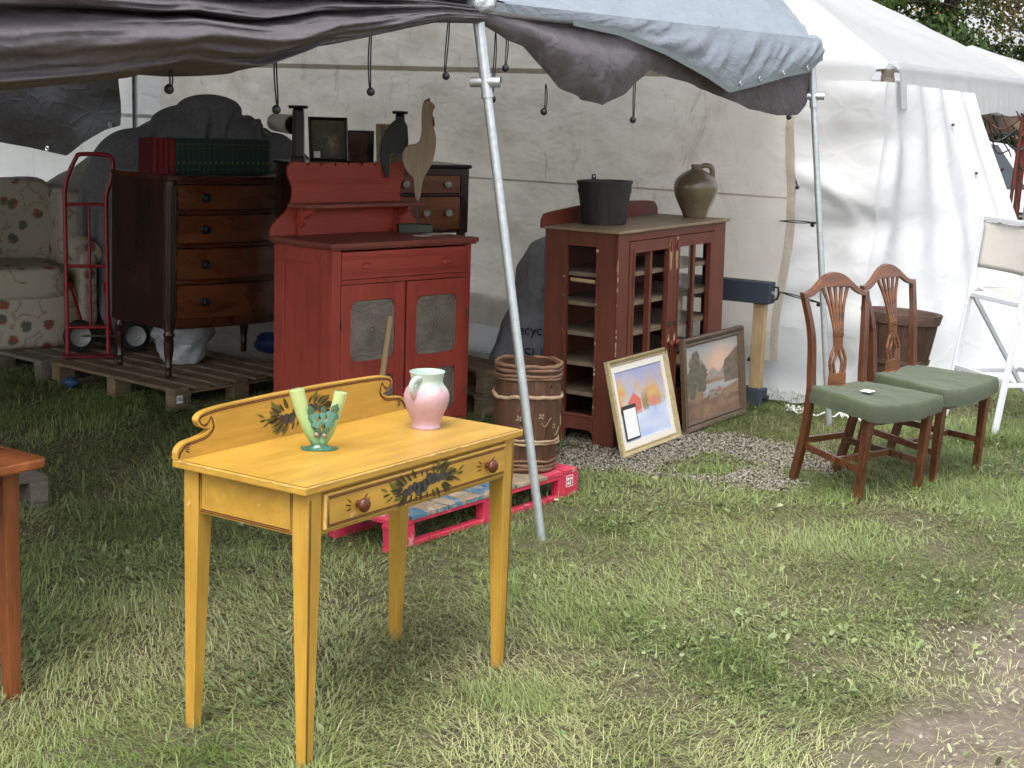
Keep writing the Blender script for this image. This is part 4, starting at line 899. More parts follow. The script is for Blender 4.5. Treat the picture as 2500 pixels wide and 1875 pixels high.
# ------------------------------------------------------------------ pair of shield-less splat-back chairs
M['green_seat'] = None
t_ = NT('sage_green_cotton'); co_ = t_.co(); n_ = t_.noise(co_, 7, 4, .6); wv = t_.noise(co_, 420, 2, .5)
M['green_seat'] = t_.done(t_.ramp(n_, [(.3, (.048,.062,.034)), (.7, (.074,.090,.052))]), .85, t_.bump(wv, .25, .002, t_.bump(n_, .25, .012)), .2, Sheen_Weight=.15)
def splat_chair(label, loc, rot, W, Bw, D, H):
    o = thing('dining_chair', label, 'chair', loc, rot, 'mahogany splat-back dining chairs on the grass'); s = .040; bx0, bx1 = (W-Bw)/2, (W+Bw)/2
    for x, sg in ((0, 1), (W, -1)):
        a, b = sorted((x-.002*sg, x+sg*.040)); a2, b2 = sorted((x+.001*sg, x+sg*.032))
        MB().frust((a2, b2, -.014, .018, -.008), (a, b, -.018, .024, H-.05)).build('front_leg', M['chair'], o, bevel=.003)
    # rear legs run up into the back posts
    def post(sg):
        xb = bx0 if sg < 0 else bx1; xt = W/2+sg*.240
        pts = [(xb, D+.010, -.008), (xb-sg*(-.012), D-.028, .20), (xb+sg*.030, D-.050, .42), (xb+sg*.032, D-.040, .52), (W/2+sg*.205, D-.012, .72), (xt, D+.038, .905)]
        pts = [Vector(p) for p in smoothcurve(pts, 6)]; mb = MB(); V = []; n = len(pts)
        for i, p in enumerate(pts):
            k = i/(n-1); hw = .0175-.004*k+.003*math.sin(PI*k); hd = .0185-.004*k
            V += [p+Vector((-hw, -hd, 0)), p+Vector((hw, -hd, 0)), p+Vector((hw, hd, 0)), p+Vector((-hw, hd, 0))]
        F = [(4*i+j, 4*i+(j+1) % 4, 4*i+4+(j+1) % 4, 4*i+4+j) for i in range(n-1) for j in range(4)]+[(3, 2, 1, 0), (4*n-4, 4*n-3, 4*n-2, 4*n-1)]
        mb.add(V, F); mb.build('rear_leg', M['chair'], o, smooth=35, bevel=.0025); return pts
    pl_, pr_ = post(-1), post(1)
    def by(z): return interp(z, [.42, .52, .72, .905, 1.0], [D-.050, D-.040, D-.012, D+.038, D+.062])
    # serpentine crest rail
    zs = [(-.250, .908, .016), (-.218, .909, .018), (-.170, .925, .021), (-.105, .964, .026), (-.052, .986, .030), (0, .993, .031), (.052, .986, .030), (.105, .964, .026), (.170, .925, .021), (.218, .909, .018), (.250, .908, .016)]
    cc = smoothcurve([Vector(p) for p in zs], 5); outl = [(W/2+p.x, p.y-.010+p.z*.45) for p in cc]+[(W/2+p.x, p.y-.010-p.z-(0.022*math.exp(-(p.x/.085)**4))) for p in reversed(cc)]
    mb = MB(); n = len(outl); V = [Vector((x, by(z)-.012, z)) for x, z in outl]+[Vector((x, by(z)+.012, z)) for x, z in outl]
    h = n//2; F = [(i, i+1, n-2-i, n-1-i) for i in range(h-1)]; F2 = [tuple(n+j for j in reversed(f)) for f in F]
    mb.add(V, F+F2+[(i, i+n, (i+1) % n+n, (i+1) % n) for i in range(n)]); mb.build('crest_rail', M['chair_x'], o, smooth=40, bevel=.003)
    # pierced splat
    sp = thing('splat', None, None); sp.parent = o
    def rib(path, w0, w1, th=.009):
        P = smoothcurve([Vector((x, 0, z)) for x, z in path], 6); mb = MB(); V = []; n = len(P)
        for i, p in enumerate(P):
            t = (P[min(i+1, n-1)]-P[max(i-1, 0)]).normalized(); nn = Vector((t.z, 0, -t.x)); hw = (w0+(w1-w0)*i/(n-1))/2; yb = by(p.z)
            for (s_, d_) in ((-1, -th), (1, -th), (1, th), (-1, th)): V.append(Vector((W/2+p.x, yb+d_*.6, p.z))+nn*s_*hw)
        F = [(4*i+j, 4*i+(j+1) % 4, 4*i+4+(j+1) % 4, 4*i+4+j) for i in range(n-1) for j in range(4)]+[(3, 2, 1, 0), (4*n-4, 4*n-3, 4*n-2, 4*n-1)]
        mb.add(V, F); mb.build('rib', M['chair_x'], sp, smooth=35, bevel=.0015)
    for k in (-2, -1, 0, 1, 2):
        rib([(k*.0135, .628), (k*.0142, .70), (k*.019, .765), (k*.028, .84), (k*.043, .905), (k*.049, .930)], .0100, .021 if abs(k) < 2 else .018)
    for s_ in (-1, 1):
        rib([(s_*.048, .512), (s_*.056, .545), (s_*.058, .580), (s_*.044, .618), (s_*.026, .645), (s_*.026, .665)], .016, .012)
        rib([(s_*.022, .512), (s_*.028, .540), (s_*.031, .570), (s_*.014, .600), (s_*.010, .622), (s_*.012, .645)], .013, .010)
    mb = MB(); mb.box(W/2-.034, W/2+.034, by(.70)-.008, by(.70)+.008, .692, .714); mb.build('splat_tie', M['chair_x'], sp, bevel=.002)
    mb = MB(); mb.frust((W/2-.062, W/2+.062, by(.47)-.008, by(.47)+.008, .456), (W/2-.058, W/2+.058, by(.515)-.008, by(.515)+.008, .518)); mb.build('splat_base', M['chair_x'], sp, bevel=.002)
    MB().box(W/2-.075, W/2+.075, by(.47)-.018, by(.47)+.010, .446, .460).build('shoe', M['chair_x'], o, bevel=.003)
    MB().frust((bx0-.01, bx1+.01, D-.07, D-.040, H-.075), (bx0-.014, bx1+.014, D-.07, D-.040, H-.008)).build('rear_rail', M['chair_x'], o, bevel=.002)
    # over-upholstered saddle seat
    def st(u, v):
        # u across, v front to back; rounded cushion wrapped down over the rails
        fu = min(1, max(0, (u-.08)/.84)); fv = min(1, max(0, (v-.09)/.82))
        wfrac = W*(1-fv)+(Bw+.055)*fv; xl = W/2-wfrac/2-.020*(1-fv)-.012; xr = W/2+wfrac/2+.020*(1-fv)+.012
        x = xl+(xr-xl)*fu; y = -.030+(D-.042+.030)*fv
        sad = .026*(2*fu-1)**2*(1-.4*fv)
        z = H-.006+sad+.012*math.sin(PI*fu)*math.sin(PI*fv)*.6
        du = max(0, (.08-u)/.08, (u-.92)/.08); dv = max(0, (.09-v)/.09, (v-.91)/.09); dd = min(1, max(du, dv))
        if dd > 0:
            z -= .082*dd+(.004*wn(u*23, v*23, loc[0]))*dd; out = .007*math.sin(PI*min(1, dd*1.1)*.8)
            if du > 0: x += (-1 if u < .5 else 1)*out
            if dv > 0: y += (-1 if v < .5 else 0)*out
        z += .006*wn(u*5, v*5, loc[1])+.003*wn(u*13, v*9, 2)+.004*wn(u*2+4, v*14, 3)*max(0, 1-abs(v-.05)*6)
        return Vector((x, y, z))
    MB().grid(st, 60, 56).build('seat_cushion', M['green_seat'], o, smooth=180)
    fr = MB().box(.02, W-.02, -.012, .010, H-.095, H-.05); fr.build('seat_frame', M['chair'], o)
    for x, xb in ((.014, bx0+.006), (W-.014, bx1-.006)):
        mb = MB(); a = Vector((x, .005, .150)); b = Vector((xb, D-.022, .165)); hw = Vector((.009, 0, 0)); hz = Vector((0, 0, .016))
        mb.add([a-hw-hz, a+hw-hz, a+hw+hz, a-hw+hz, b-hw-hz, b+hw-hz, b+hw+hz, b-hw+hz], [(0,1,2,3),(7,6,5,4),(0,4,5,1),(1,5,6,2),(2,6,7,3),(3,7,4,0)]); mb.build('side_stretcher', M['chair'], o, bevel=.002)
    MB().box(.022, W-.022, .165, .182, .142, .170).build('cross_stretcher', M['chair_x'], o, bevel=.002)
    MB().box(bx0+.01, bx1-.01, D-.030, D-.014, .175, .205).build('rear_stretcher', M['chair_x'], o, bevel=.002)
    return o
splat_chair('front mahogany dining chair with green seat and white card on it', (1.606, 6.714, 0), (.055, .030, .70), .498, .330, .428, .462)
splat_chair('rear mahogany dining chair with empty green seat, partly behind the other', (2.075, 7.152, 0), (.045, -.010, .80), .481, .330, .46, .462)

# ------------------------------------------------------------------ orange-brown table at the left edge
BT = Vector((-1.31, 4.155, 0)); byaw = math.atan2(.33, -.204)
bt = thing('side_table', 'orange-brown varnished wooden table cut off by the left edge', 'table', (-1.312, 4.155, 0), (0, 0, 2.53))
r_ = .035; co2 = []
for (cx, cy, a0) in ((r_, r_, PI), (.62-r_, r_, 1.5*PI), (.62-r_, .62-r_, 0), (r_, .62-r_, .5*PI)):
    co2 += [(cx+r_*math.cos(a0+q), cy+r_*math.sin(a0+q)) for q in np.linspace(0, PI/2, 7)]
MB().prism(co2, .695, .722, 'z').build('table_top', M['brown'], bt, bevel=.006, seg=3)
for (xx, yy) in ((.092, .085), (.535, .085), (.092, .535), (.535, .535)):
    MB().frust((xx-.020, xx+.020, yy-.020, yy+.020, -.01), (xx-.028, xx+.028, yy-.028, yy+.028, .695)).build('leg', M['brown_z'], bt, bevel=.004)
for (a, b, c, d) in ((.12, .51, .075, .093), (.12, .51, .527, .545), (.082, .100, .11, .51), (.527, .545, .11, .51)): MB().box(a, b, c, d, .60, .694).build('apron', M['brown_z'], bt, bevel=.002)
bpy.context.view_layer.update()
def on(par, p): return par.matrix_world @ Vector(p)
# ------------------------------------------------------------------ on the yellow table
M['vase_green'] = None
t_ = NT('pale_green_glaze'); co_ = t_.co(); sx_ = t_.n('SeparateXYZ'); t_.l(co_, sx_.inputs[0])
M['vase_green'] = t_.done(t_.ramp(t_.math('ADD', sx_.outputs['Z'], t_.math('MULTIPLY', t_.noise(co_, 14, 4, .6), .06)), [(.0, (.055,.20,.11)), (.045, (.12,.29,.14)), (.10, (.27,.40,.16)), (.20, (.42,.50,.22))]), .22, None, .5, Coat_Weight=.5, Coat_Roughness=.08)
M['leaf_green'] = m_flat('sea_green_glaze', (.045,.130,.080), .25, .5, 0, .25, 25, 0, Coat_Weight=.4)
M['nut'] = m_flat('brown_pink_glaze', (.20,.15,.11), .3)
vv = thing('twin_bud_vase', 'pale green V-shaped double bud vase with oak leaves', 'vase', on(yt, (.371, .278, .7785)), (0, 0, .12))
def horn(path, r0, r1):
    P = smoothcurve([Vector(p) for p in path], 7); n = len(P); rr = [r0+(r1-r0)*(i/(n-1))**.8 for i in range(n)]
    mb = MB().tube(P, rr, 22, caps=False); inn = [P[n-1].lerp(P[n-2], k) for k in (0, 1)]+[P[n-5]]
    mb.tube([P[-1], P[-3], P[-8]], [rr[-1]-.0028, rr[-3]-.0028, rr[-8]-.003], 22, caps=False)
    a = len(mb.v); mb.tube([P[-1]-Vector((0,0,.0005)), P[-1]+ (P[-1]-P[-2]).normalized()*.0015], [rr[-1], rr[-1]-.0026], 22, caps=False); return mb
horn([(-.002,0,.018), (-.020,0,.045), (-.042,0,.092), (-.055,0,.135), (-.064,0,.172)], .0165, .0225).build('left_horn', M['vase_green'], vv, smooth=50)
horn([(.006,0,.018), (.026,0,.050), (.043,0,.095), (.054,0,.135), (.061,0,.166)], .0150, .0190).build('right_horn', M['vase_green'], vv, smooth=50)
mb = MB(); mb.grid(lambda u, v: Vector(((.054-.042*v**.6)*math.cos(2*PI*u)*(1+.05*math.cos(6*PI*u)), (.036-.026*v**.6)*math.sin(2*PI*u), .001+.022*v**1.7+.004*(1-v)*max(0, math.cos(4*PI*u)))), 40, 8); mb.build('foot', M['leaf_green'], vv, smooth=60)
def oakleaf(c, ang, ln, yoff, nm='oak_leaf'):
    mb = MB(); half = [(0, .02), (.12, .09), (.22, .05), (.34, .19), (.44, .08), (.60, .22), (.70, .10), (.84, .12), (1, 0)]
    pts = half+[(x, -y) for x, y in reversed(half[:-1])]; ca, sa = math.cos(ang), math.sin(ang)
    V = [Vector((c[0]+ln*(ca*x-sa*y), yoff-.006*(1-abs(y)*2)-.004*math.sin(x*7), c[1]+ln*(sa*x+ca*y))) for x, y in pts]+[v_+Vector((0, .006, 0)) for v_ in []]
    n = len(V); V += [v_+Vector((0, .007, 0)) for v_ in V]; mb.add(V, [tuple(range(n)), tuple(range(2*n-1, n-1, -1))]+[(i, (i+1) % n, (i+1) % n+n, i+n) for i in range(n)]); mb.build(nm, M['leaf_green'], vv, bevel=.0015)
oakleaf((.004, .048), 1.95, .088, -.017); oakleaf((.016, .050), 1.18, .095, -.022); oakleaf((.012, .060), 1.55, .070, -.012)
for x, z in ((-.006, .046), (.016, .044)): MB().lathe([(.0001, -.008), (.006, -.006), (.0085, 0), (.006, .006), (.0001, .008)], 12, (x, -.024, z)).build('acorn', M['nut'], vv, smooth=80)

pit = thing('pitcher', 'matte pink and mint green drip-glazed ceramic pitcher', 'pitcher', on(yt, (.822, .235, .7785)), (0, 0, .3))
t_ = NT('pink_mint_drip_glaze'); co_ = t_.co(); sx_ = t_.n('SeparateXYZ'); t_.l(co_, sx_.inputs[0])
wv = t_.n('TexWave', wave_type='BANDS'); ang = t_.math('ARCTAN2', sx_.outputs['Y'], sx_.outputs['X'])
drip = t_.math('MULTIPLY', t_.math('ABSOLUTE', t_.math('SINE', t_.math('MULTIPLY', ang, 3.2))), .026)
lev = t_.math('SUBTRACT', t_.math('ADD', sx_.outputs['Z'], drip), .146)
fac = t_.ramp(t_.math('ADD', t_.math('MULTIPLY', lev, 30), .5), [(.1, 0.0), (.75, 1.0)])
M['pitcher'] = t_.done(t_.mix(fac, t_.mix(t_.ramp(t_.noise(co_, 18, 4, .6), [(.35, 0.0), (.7, 1.0)]), (.40,.25,.275), (.47,.31,.335)), (.37,.46,.395)), .5, None, .4)
pf_ = [(.0001, 0), (.044, 0), (.0455, .004), (.044, .009), (.0415, .014), (.050, .035), (.062, .062), (.0705, .088), (.0705, .105), (.064, .122), (.053, .136), (.0485, .145), (.0485, .155), (.053, .170), (.0545, .176), (.052, .177), (.0485, .168), (.044, .150), (.050, .13), (.060, .10), (.05, .05), (.0001, .03)]
mb = MB().lathe(pf_, 40)
mb.v = [(x*(1+ (.10 if z > .15 else 0)*max(0, math.cos(math.atan2(y, x)-.5))**6), y*(1+(.10 if z > .15 else 0)*max(0, math.cos(math.atan2(y, x)-.5))**6), z) for x, y, z in mb.v]
mb.build('body', M['pitcher'], pit, smooth=60)
hp = smoothcurve([Vector(p) for p in ((-.030,-.036,.160), (-.048,-.050,.160), (-.060,-.058,.148), (-.060,-.057,.128), (-.052,-.048,.108))], 7)
MB().tube(hp, .0085, 12, flat=1.2).build('handle', M['pitcher'], pit, smooth=60)

# ------------------------------------------------------------------ on the glazed cupboard
def stave_vessel(o, n, rb, rt, h, mat, th=.010, bulge=0., nm='stave', bottom=True, gap=.985, zoff=0.):
    """each stave a mesh of its own, arranged round the axis"""
    for k in range(n):
        a0, a1 = 2*PI*k/n, 2*PI*(k+gap)/n; mb = MB(); zz = np.linspace(0, 1, 7 if bulge else 2); V = []
        for z in zz:
            r = rb+(rt-rb)*z+bulge*math.sin(PI*z)
            jit = ((k*37) % 7-3)*.0004
            for q, rr in ((a0, r+jit), ((a0+a1)/2, r+.0015+jit), (a1, r+jit), (a1, r-th), (a0, r-th)): V.append((rr*math.cos(q), rr*math.sin(q), zoff+z*h+(((k*53) % 5)*.0012 if z == 1 else 0)))
        F = [(5*i+j, 5*i+(j+1) % 5, 5*i+5+(j+1) % 5, 5*i+5+j) for i in range(len(zz)-1) for j in range(5)]+[(4,3,2,1,0), tuple(5*(len(zz)-1)+j for j in range(5))]
        mb.add(V, F).build(nm, mat, o, smooth=30)
    if bottom: MB().lathe([(.0001, zoff+.018), (rb-th*.6, zoff+.018), (rb-th*.6, zoff+.028), (.0001, zoff+.028)], 20).build('bottom_board', mat, o)
M['bucket'] = m_paint('worn_black_bucket_paint', (.026,.025,.023), .25, (.13,.115,.09), .70, .5, 'z', .4, .2, (.030,.016,.014))
bk_ = thing('bucket', 'worn black wooden stave bucket with iron ear', 'bucket', on(gc, (.327, .315, 1.1435)), (-.01, -.018, .4))
stave_vessel(bk_, 14, .118, .146, .225, M['bucket'])
for z, w_ in ((.045, .020), (.165, .022)):
    r = .118+.028*z/.225+.0035; MB().lathe([(r, z), (r+.028*w_/.225, z+w_), (r+.028*w_/.225-.003, z+w_), (r-.003, z)], 40, closed=True).build('hoop', M['bucket'], bk_, smooth=40)
MB().lathe([(.149, .214), (.1505, .228), (.144, .229), (.138, .226), (.138, .214)], 40, closed=True).build('rim', M['bucket'], bk_, smooth=40)
mb = MB(); pts = [(-.014, .19), (.014, .19), (.013, .248), (.008, .258), (-.008, .258), (-.013, .248)]; mb.prism(pts, .134, .138, 'y'); e_ = mb.build('ear', M['darktop'], bk_, bevel=.001)
MB().tube([(.0045*math.cos(q), .1335, .245+.0045*math.sin(q)) for q in np.linspace(0, 2*PI, 10, endpoint=False)], .0022, 6, closed=True).build('ear_hole', M['paper'], e_, smooth=60)
M['stoneware'] = None
t_ = NT('olive_stoneware_glaze'); co_ = t_.co(); a_ = t_.noise(co_, 6, 6, .6); b_ = t_.noise(co_, 55, 4, .6)
cc_ = t_.ramp(a_, [(.25, (.085,.062,.036)), (.5, (.150,.115,.070)), (.75, (.22,.175,.115))]); cc_ = t_.mix(t_.ramp(b_, [(.55, 0.0), (.7, .5)]), cc_, (.07,.05,.025))
M['stoneware'] = t_.done(cc_, .28, t_.bump(b_, .1, .004), .5, Coat_Weight=.3)
jg = thing('stoneware_jug', 'olive brown ovoid stoneware jug with strap handle', 'jug', on(gc, (1.06, .18, 1.1435)), (-.01, -.018, 0)); jg.scale = (1.03, 1.03, .94)
MB().lathe([(.0001, 0), (.062, 0), (.065, .006), (.072, .030), (.092, .075), (.112, .125), (.1215, .170), (.1195, .200), (.106, .233), (.078, .262), (.046, .281), (.030, .290), (.0265, .298), (.029, .303), (.031, .311), (.029, .317), (.023, .318), (.020, .310), (.020, .29), (.0001, .28)], 44).build('body', M['stoneware'], jg, smooth=60)
hp = smoothcurve([Vector(p) for p in ((.024, 0, .304), (.050, 0, .312), (.076, 0, .306), (.088, 0, .286), (.090, 0, .255), (.092, 0, .240))], 7); MB().tube(hp, [.010]*len(hp), 12, flat=1.5).build('handle', M['stoneware'], jg, smooth=60)

# ------------------------------------------------------------------ on the pie safe
M['rooster'] = m_wood('worn_tan_carved_wood', (.36,.27,.19), (.58,.46,.34), 'z', 1.0, .6, .3, .1)
M['roo_tail'] = m_flat('charcoal_tail_paint', (.040,.042,.043), .6, .3, 0, .2, 20)
M['comb'] = m_flat('dark_red_brown_paint', (.10,.035,.028), .55)
M['block_green'] = m_flat('dull_green_block_paint', (.075,.085,.062), .55, .4, 0, .2, 12)
ro = thing('rooster_carving', 'tall folk art wooden rooster with grey tail on a green block stand', 'carving', on(rc, (.93, .40, 1.0335)), (0, 0, .22))
MB().box(-.105, .085, -.055, .055, 0, .046).build('stand_block', M['block_green'], ro, bevel=.004)
MB().tube([(0, 0, .045), (0, 0, .19)], .0045, 10).build('rod', M['darksteel'], ro, smooth=60)
def zp(pts, cx, cz, s): return [((x-cx)*s, (cz-y)*s) for x, y in pts]
RS = .00076; roz = .178
body = [(1395,800),(1388,840),(1385,900),(1388,1000),(1376,1066),(1352,1094),(1292,1106),(1258,1138),(1246,1198),(1264,1268),(1298,1318),(1328,1345),(1336,1400),(1346,1475),(1362,1512),(1380,1490),(1394,1402),(1406,1345),(1440,1284),(1470,1220),(1488,1125),(1490,1050),(1476,990),(1463,950),(1460,885),(1465,850),(1478,822),(1455,792),(1430,780),(1410,785)]
bp = zp(body, 1362, 1512, RS); sm = [(p.x, p.y) for p in smoothcurve([Vector((*p, 0)) for p in bp+[bp[0]]], 3)][:-1]
def bodymesh(pts, th, mat, nm, y0=0., bev=.012):
    mb = MB().prism([(x, z+roz) for x, z in pts], y0-th, y0+th, 'y'); return mb.build(nm, mat, ro, bevel=bev, seg=3, smooth=40)
bodymesh(sm, .020, M['rooster'], 'body')
tail = [(1222,918),(1182,930),(1140,975),(1106,1040),(1086,1112),(1080,1200),(1095,1270),(1116,1322),(1132,1350),(1152,1340),(1151,1270),(1150,1205),(1166,1168),(1200,1156),(1232,1166),(1252,1135),(1286,1100),(1281,1020),(1270,958),(1250,930)]
tp = zp(tail, 1362, 1512, RS); bodymesh([(p.x, p.y) for p in smoothcurve([Vector((*p, 0)) for p in tp+[tp[0]]], 3)][:-1], .010, M['roo_tail'], 'tail', -.004, .005)
bodymesh(zp([(1396,806),(1400,782),(1428,764),(1444,762),(1440,785),(1420,800)], 1362, 1512, RS), .009, M['comb'], 'comb', 0, .003)
bodymesh(zp([(1463,885),(1472,900),(1481,940),(1480,966),(1470,968),(1462,945)], 1362, 1512, RS), .008, M['comb'], 'wattle', 0, .003)
for i, (p, r_, l_) in enumerate((((.80, .20, 1.0338), .2, 'white price card lying near the front of the pie safe top'), ((.95, .26, 1.0338), -.3, 'small white card beside the rooster stand'))):
    o = thing('price_card', l_, 'card', on(rc, p), (0, 0, .8+r_)); MB().box(-.05, .05, -.032, .032, 0, .0012).build('card', M['paper'], o)
o = thing('price_card', 'white price card on the front chair seat', 'card', (1.69, 6.985, .478), (.055, .03, .9)); MB().box(-.035, .035, -.024, .024, 0, .0015).build('card', M['paper'], o)

# ------------------------------------------------------------------ books on the bow-front chest
M['book_red'] = m_flat('faded_red_cloth', (.20,.018,.018), .65, .3, 0, .2, 40, .1); M['book_dred'] = m_flat('dark_red_cloth', (.085,.008,.010), .65, .3, 0, .2, 40, .1)
M['book_green'] = m_flat('dark_green_cloth', (.012,.042,.036), .55, .35, 0, .25, 40, .1); M['pages'] = m_flat('book_pages', (.50,.44,.33), .8, .2, 0, .1, 90); M['gilt'] = m_flat('dull_gilt', (.17,.15,.075), .4, .5, .4)
ORD = ['first', 'second', 'third', 'fourth', 'fifth', 'sixth', 'seventh', 'eighth', 'ninth', 'tenth', 'eleventh', 'twelfth', 'thirteenth', 'fourteenth', 'fifteenth', 'sixteenth', 'seventeenth', 'eighteenth']
bx = .012; rb = random.Random(2)
for i in range(22):
    redb = i < 4; th = .0385+rb.uniform(-.003, .003); hgt = .198+rb.uniform(-.003, .003); dep = .145
    j = i if redb else i-4
    lab = ('%s red cloth book from the left on the mahogany chest' if redb else '%s dark green book after the red ones on the chest') % ORD[j]
    o = thing('book', lab, 'book', on(dc, (bx+th/2, .185, 1.1575)), (.0156, .0104, .8597+rb.uniform(-.012, .012)), 'row of old bound books on the mahogany chest')
    cm = M['book_red'] if redb else M['book_green']; t2 = th/2-.0008
    MB().box(-t2, -t2+.0035, .004, dep, 0, hgt).box(t2-.0035, t2, .004, dep, 0, hgt).build('cover', M['book_dred'] if i == 0 else cm, o, bevel=.001)
    sp = MB(); n = 7; f = [(-t2+2*t2*k/n, .005-.007*math.sin(PI*k/n)) for k in range(n+1)]; sp.prism(f+[(t2, .008), (-t2, .008)], 0, hgt, 'z'); spn = sp.build('spine', cm, o, smooth=40)
    MB().box(-t2+.0036, t2-.0036, .0085, dep-.006, .004, hgt-.004).build('pages', M['pages'], o)
    if not redb:
        g = MB()
        for z in (.022, .165, .172, .145): g.box(-t2*.8, t2*.8, -.0028, .001, z, z+.0018)
        g.build('gilt_bands', M['gilt'], spn)
        g = MB().lathe([(.0001, .0), (.0085, .0), (.0085, .004), (.0001, .004)], 12, M=Matrix.Translation((0, .0012, .062)) @ Matrix.Rotation(PI/2, 4, 'X')); g.build('gilt_medallion', M['gilt'], spn)
    bx += th

# ------------------------------------------------------------------ on the tall sideboard
M['cream_glaze'] = m_flat('mustard_cream_glaze', (.42,.34,.17), .3, .5, 0, .12, 14)
M['gilt_frame'] = m_flat('pale_gilt_wood', (.40,.32,.17), .45, .5, .15, .2, 40, .15)
def pedestal(label, p, h, s=1.):
    o = thing('pedestal_stand', label, 'stand', on(sb, p), (0, 0, .5), 'pair of black hexagonal pedestals on the sideboard')
    MB().lathe([(.046*s, 0), (.046*s, .02), (.040*s, .03), (.036*s, h-.03), (.030*s, h-.018)], 6).build('column', M['darktop'], o, bevel=.002)
    MB().lathe([(.056*s, h-.018), (.062*s, h-.010), (.058*s, h)], 6).build('top_plate', M['darktop'], o, bevel=.002)
pedestal('left black hexagonal pedestal stand beside the dark painting', (.035, .18, 1.3965), .315)
pedestal('right black hexagonal pedestal stand behind the rooster tail', (.72, .30, 1.3965), .30, .85)
def picture(o, W, Hh, fw, fmat, profile, cmat=None, colfn=None, depth=.02, liner=None, nx=90, nz=70, fmat2=None):
    """framed picture in local x (right) / z (up), front towards -y"""
    for (a, b, hz) in (((0, 0), (W, 0), 0), ((W, 0), (W, Hh), 1), ((W, Hh), (0, Hh), 2), ((0, Hh), (0, 0), 3)):
        mb = MB(); A2, B2 = Vector((*a, 0)), Vector((*b, 0)); t = (B2-A2).normalized(); inn = Vector((-t.y, t.x, 0)); V = []
        for P, s in ((A2, 1), (B2, -1)):
            for (d_, y_) in profile: q = P+inn*d_*fw+t*s*d_*fw; V.append(Vector((q.x, -y_*depth, q.y)))
        n = len(profile); mb.add(V, [(i, (i+1) % n, n+(i+1) % n, n+i) for i in range(n)]+[tuple(range(n-1, -1, -1)), tuple(range(n, 2*n))]); mb.build('frame_side', fmat, o, smooth=30)
    a = fw
    if liner:
        lw, lm = liner; mb = MB(); i0, i1 = fw*.9, fw+lw
        mb.box(i0, W-i0, -depth*.40, -depth*.2, Hh-i1, Hh-i0).box(i0, W-i0, -depth*.40, -depth*.2, i0, i1).box(i0, i1, -depth*.39, -depth*.2, i1, Hh-i1).box(W-i1, W-i0, -depth*.39, -depth*.2, i1, Hh-i1); mb.build('liner', lm, o); a = i1
    mb = MB(); mb.grid(lambda u, v: Vector((a*.95+(W-1.9*a)*u, -depth*.22, a*.95+(Hh-1.9*a)*v)), nx, nz)
    if colfn is None: c = mb.build('canvas', cmat, o); return c
    t = NT('painted_canvas'); at = t.n('Attribute'); at.attribute_name = 'paint'; co = t.co(); b1 = t.noise(co, 90, 4, .6)
    mt = t.done(t.mix(.12, at.outputs['Color'], t.ramp(b1, [(.3, (.1,.1,.1)), (.7, (.6,.6,.6))])), .45, t.bump(b1, .25, .002), .35)
    c = mb.build('canvas', mt, o, recalc=False); me = c.data; at = me.attributes.new('paint', 'FLOAT_COLOR', 'POINT')
    cols = np.ones((len(me.vertices), 4), np.float32)
    for k in range(nx*nz): cols[k, :3] = colfn((k % nx)/(nx-1), (k//nx)/(nz-1))
    at.data.foreach_set('color', cols.ravel()); return c
FR = [(0, 0), (0, .7), (.18, 1.0), (.42, .85), (.60, .55), (.80, .62), (1.0, .30), (1.0, 0)]
def lerp3(a, b, t): t = min(1, max(0, t)); return tuple(x*(1-t)+y*t for x, y in zip(a, b))
def seascape(u, v):
    c = lerp3((.030,.030,.022), (.085,.075,.035), v); k = wn(u*4, v*4, 3)+.5*wn(u*9, v*9, 4)
    g = math.exp(-((u-.58-.25*(.5-v))/.20)**2-((v-.38)/.22)**2)*max(0, .6+k); return lerp3(c, (.34,.28,.14), g*.9)
o = thing('dark_painting', 'small dark framed seascape with a white tag, leaning on the sideboard', 'painting', on(sb, (.10, .17, 1.3965)), (-.16, 0, .42))
picture(o, .232, .255, .018, M['darktop'], FR, colfn=seascape, nx=50, nz=50, depth=.018)
MB().box(.022, .060, -.0205, -.0195, .022, .058).build('price_tag', M['paper'], o)
o = thing('wooden_box', 'small upright mahogany box with black edges on the sideboard', 'box', on(sb, (.36, .22, 1.3965)), (0, 0, .46))
MB().box(0, .155, 0, .11, 0, .172).build('body', M['mahog_front'], o, bevel=.002); MB().box(-.004, .159, -.004, .114, .173, .181).build('lid', M['darktop'], o, bevel=.002); MB().box(.115, .1565, -.0015, .1, .0, .1725).build('dark_stile', M['darktop'], o)
o = thing('gilt_picture', 'pale gilt framed picture leaning at the right of the sideboard', 'picture', on(sb, (.53, .20, 1.3965)), (-.2, 0, .30))
picture(o, .19, .225, .030, M['gilt_frame'], FR, colfn=lambda u, v: lerp3((.13,.12,.10), (.30,.28,.24), .5+.6*wn(u*3, v*3, 8)), nx=20, nz=20)
o = thing('cream_vase', 'small mustard cream two-handled vase in front of the gilt frame', 'vase', on(sb, (.555, .12, 1.3965)), (0, 0, .3))
MB().lathe([(.0001, 0), (.028, 0), (.030, .008), (.022, .018), (.030, .040), (.036, .065), (.033, .085), (.024, .095), (.026, .105), (.034, .115), (.030, .114), (.0001, .10)], 28).build('body', M['cream_glaze'], o, smooth=60)
for s in (-1, 1): MB().tube(smoothcurve([Vector(p) for p in ((s*.030, 0, .085), (s*.044, 0, .080), (s*.046, 0, .060), (s*.034, 0, .048))], 5), .005, 8).build('handle', M['cream_glaze'], o, smooth=60)

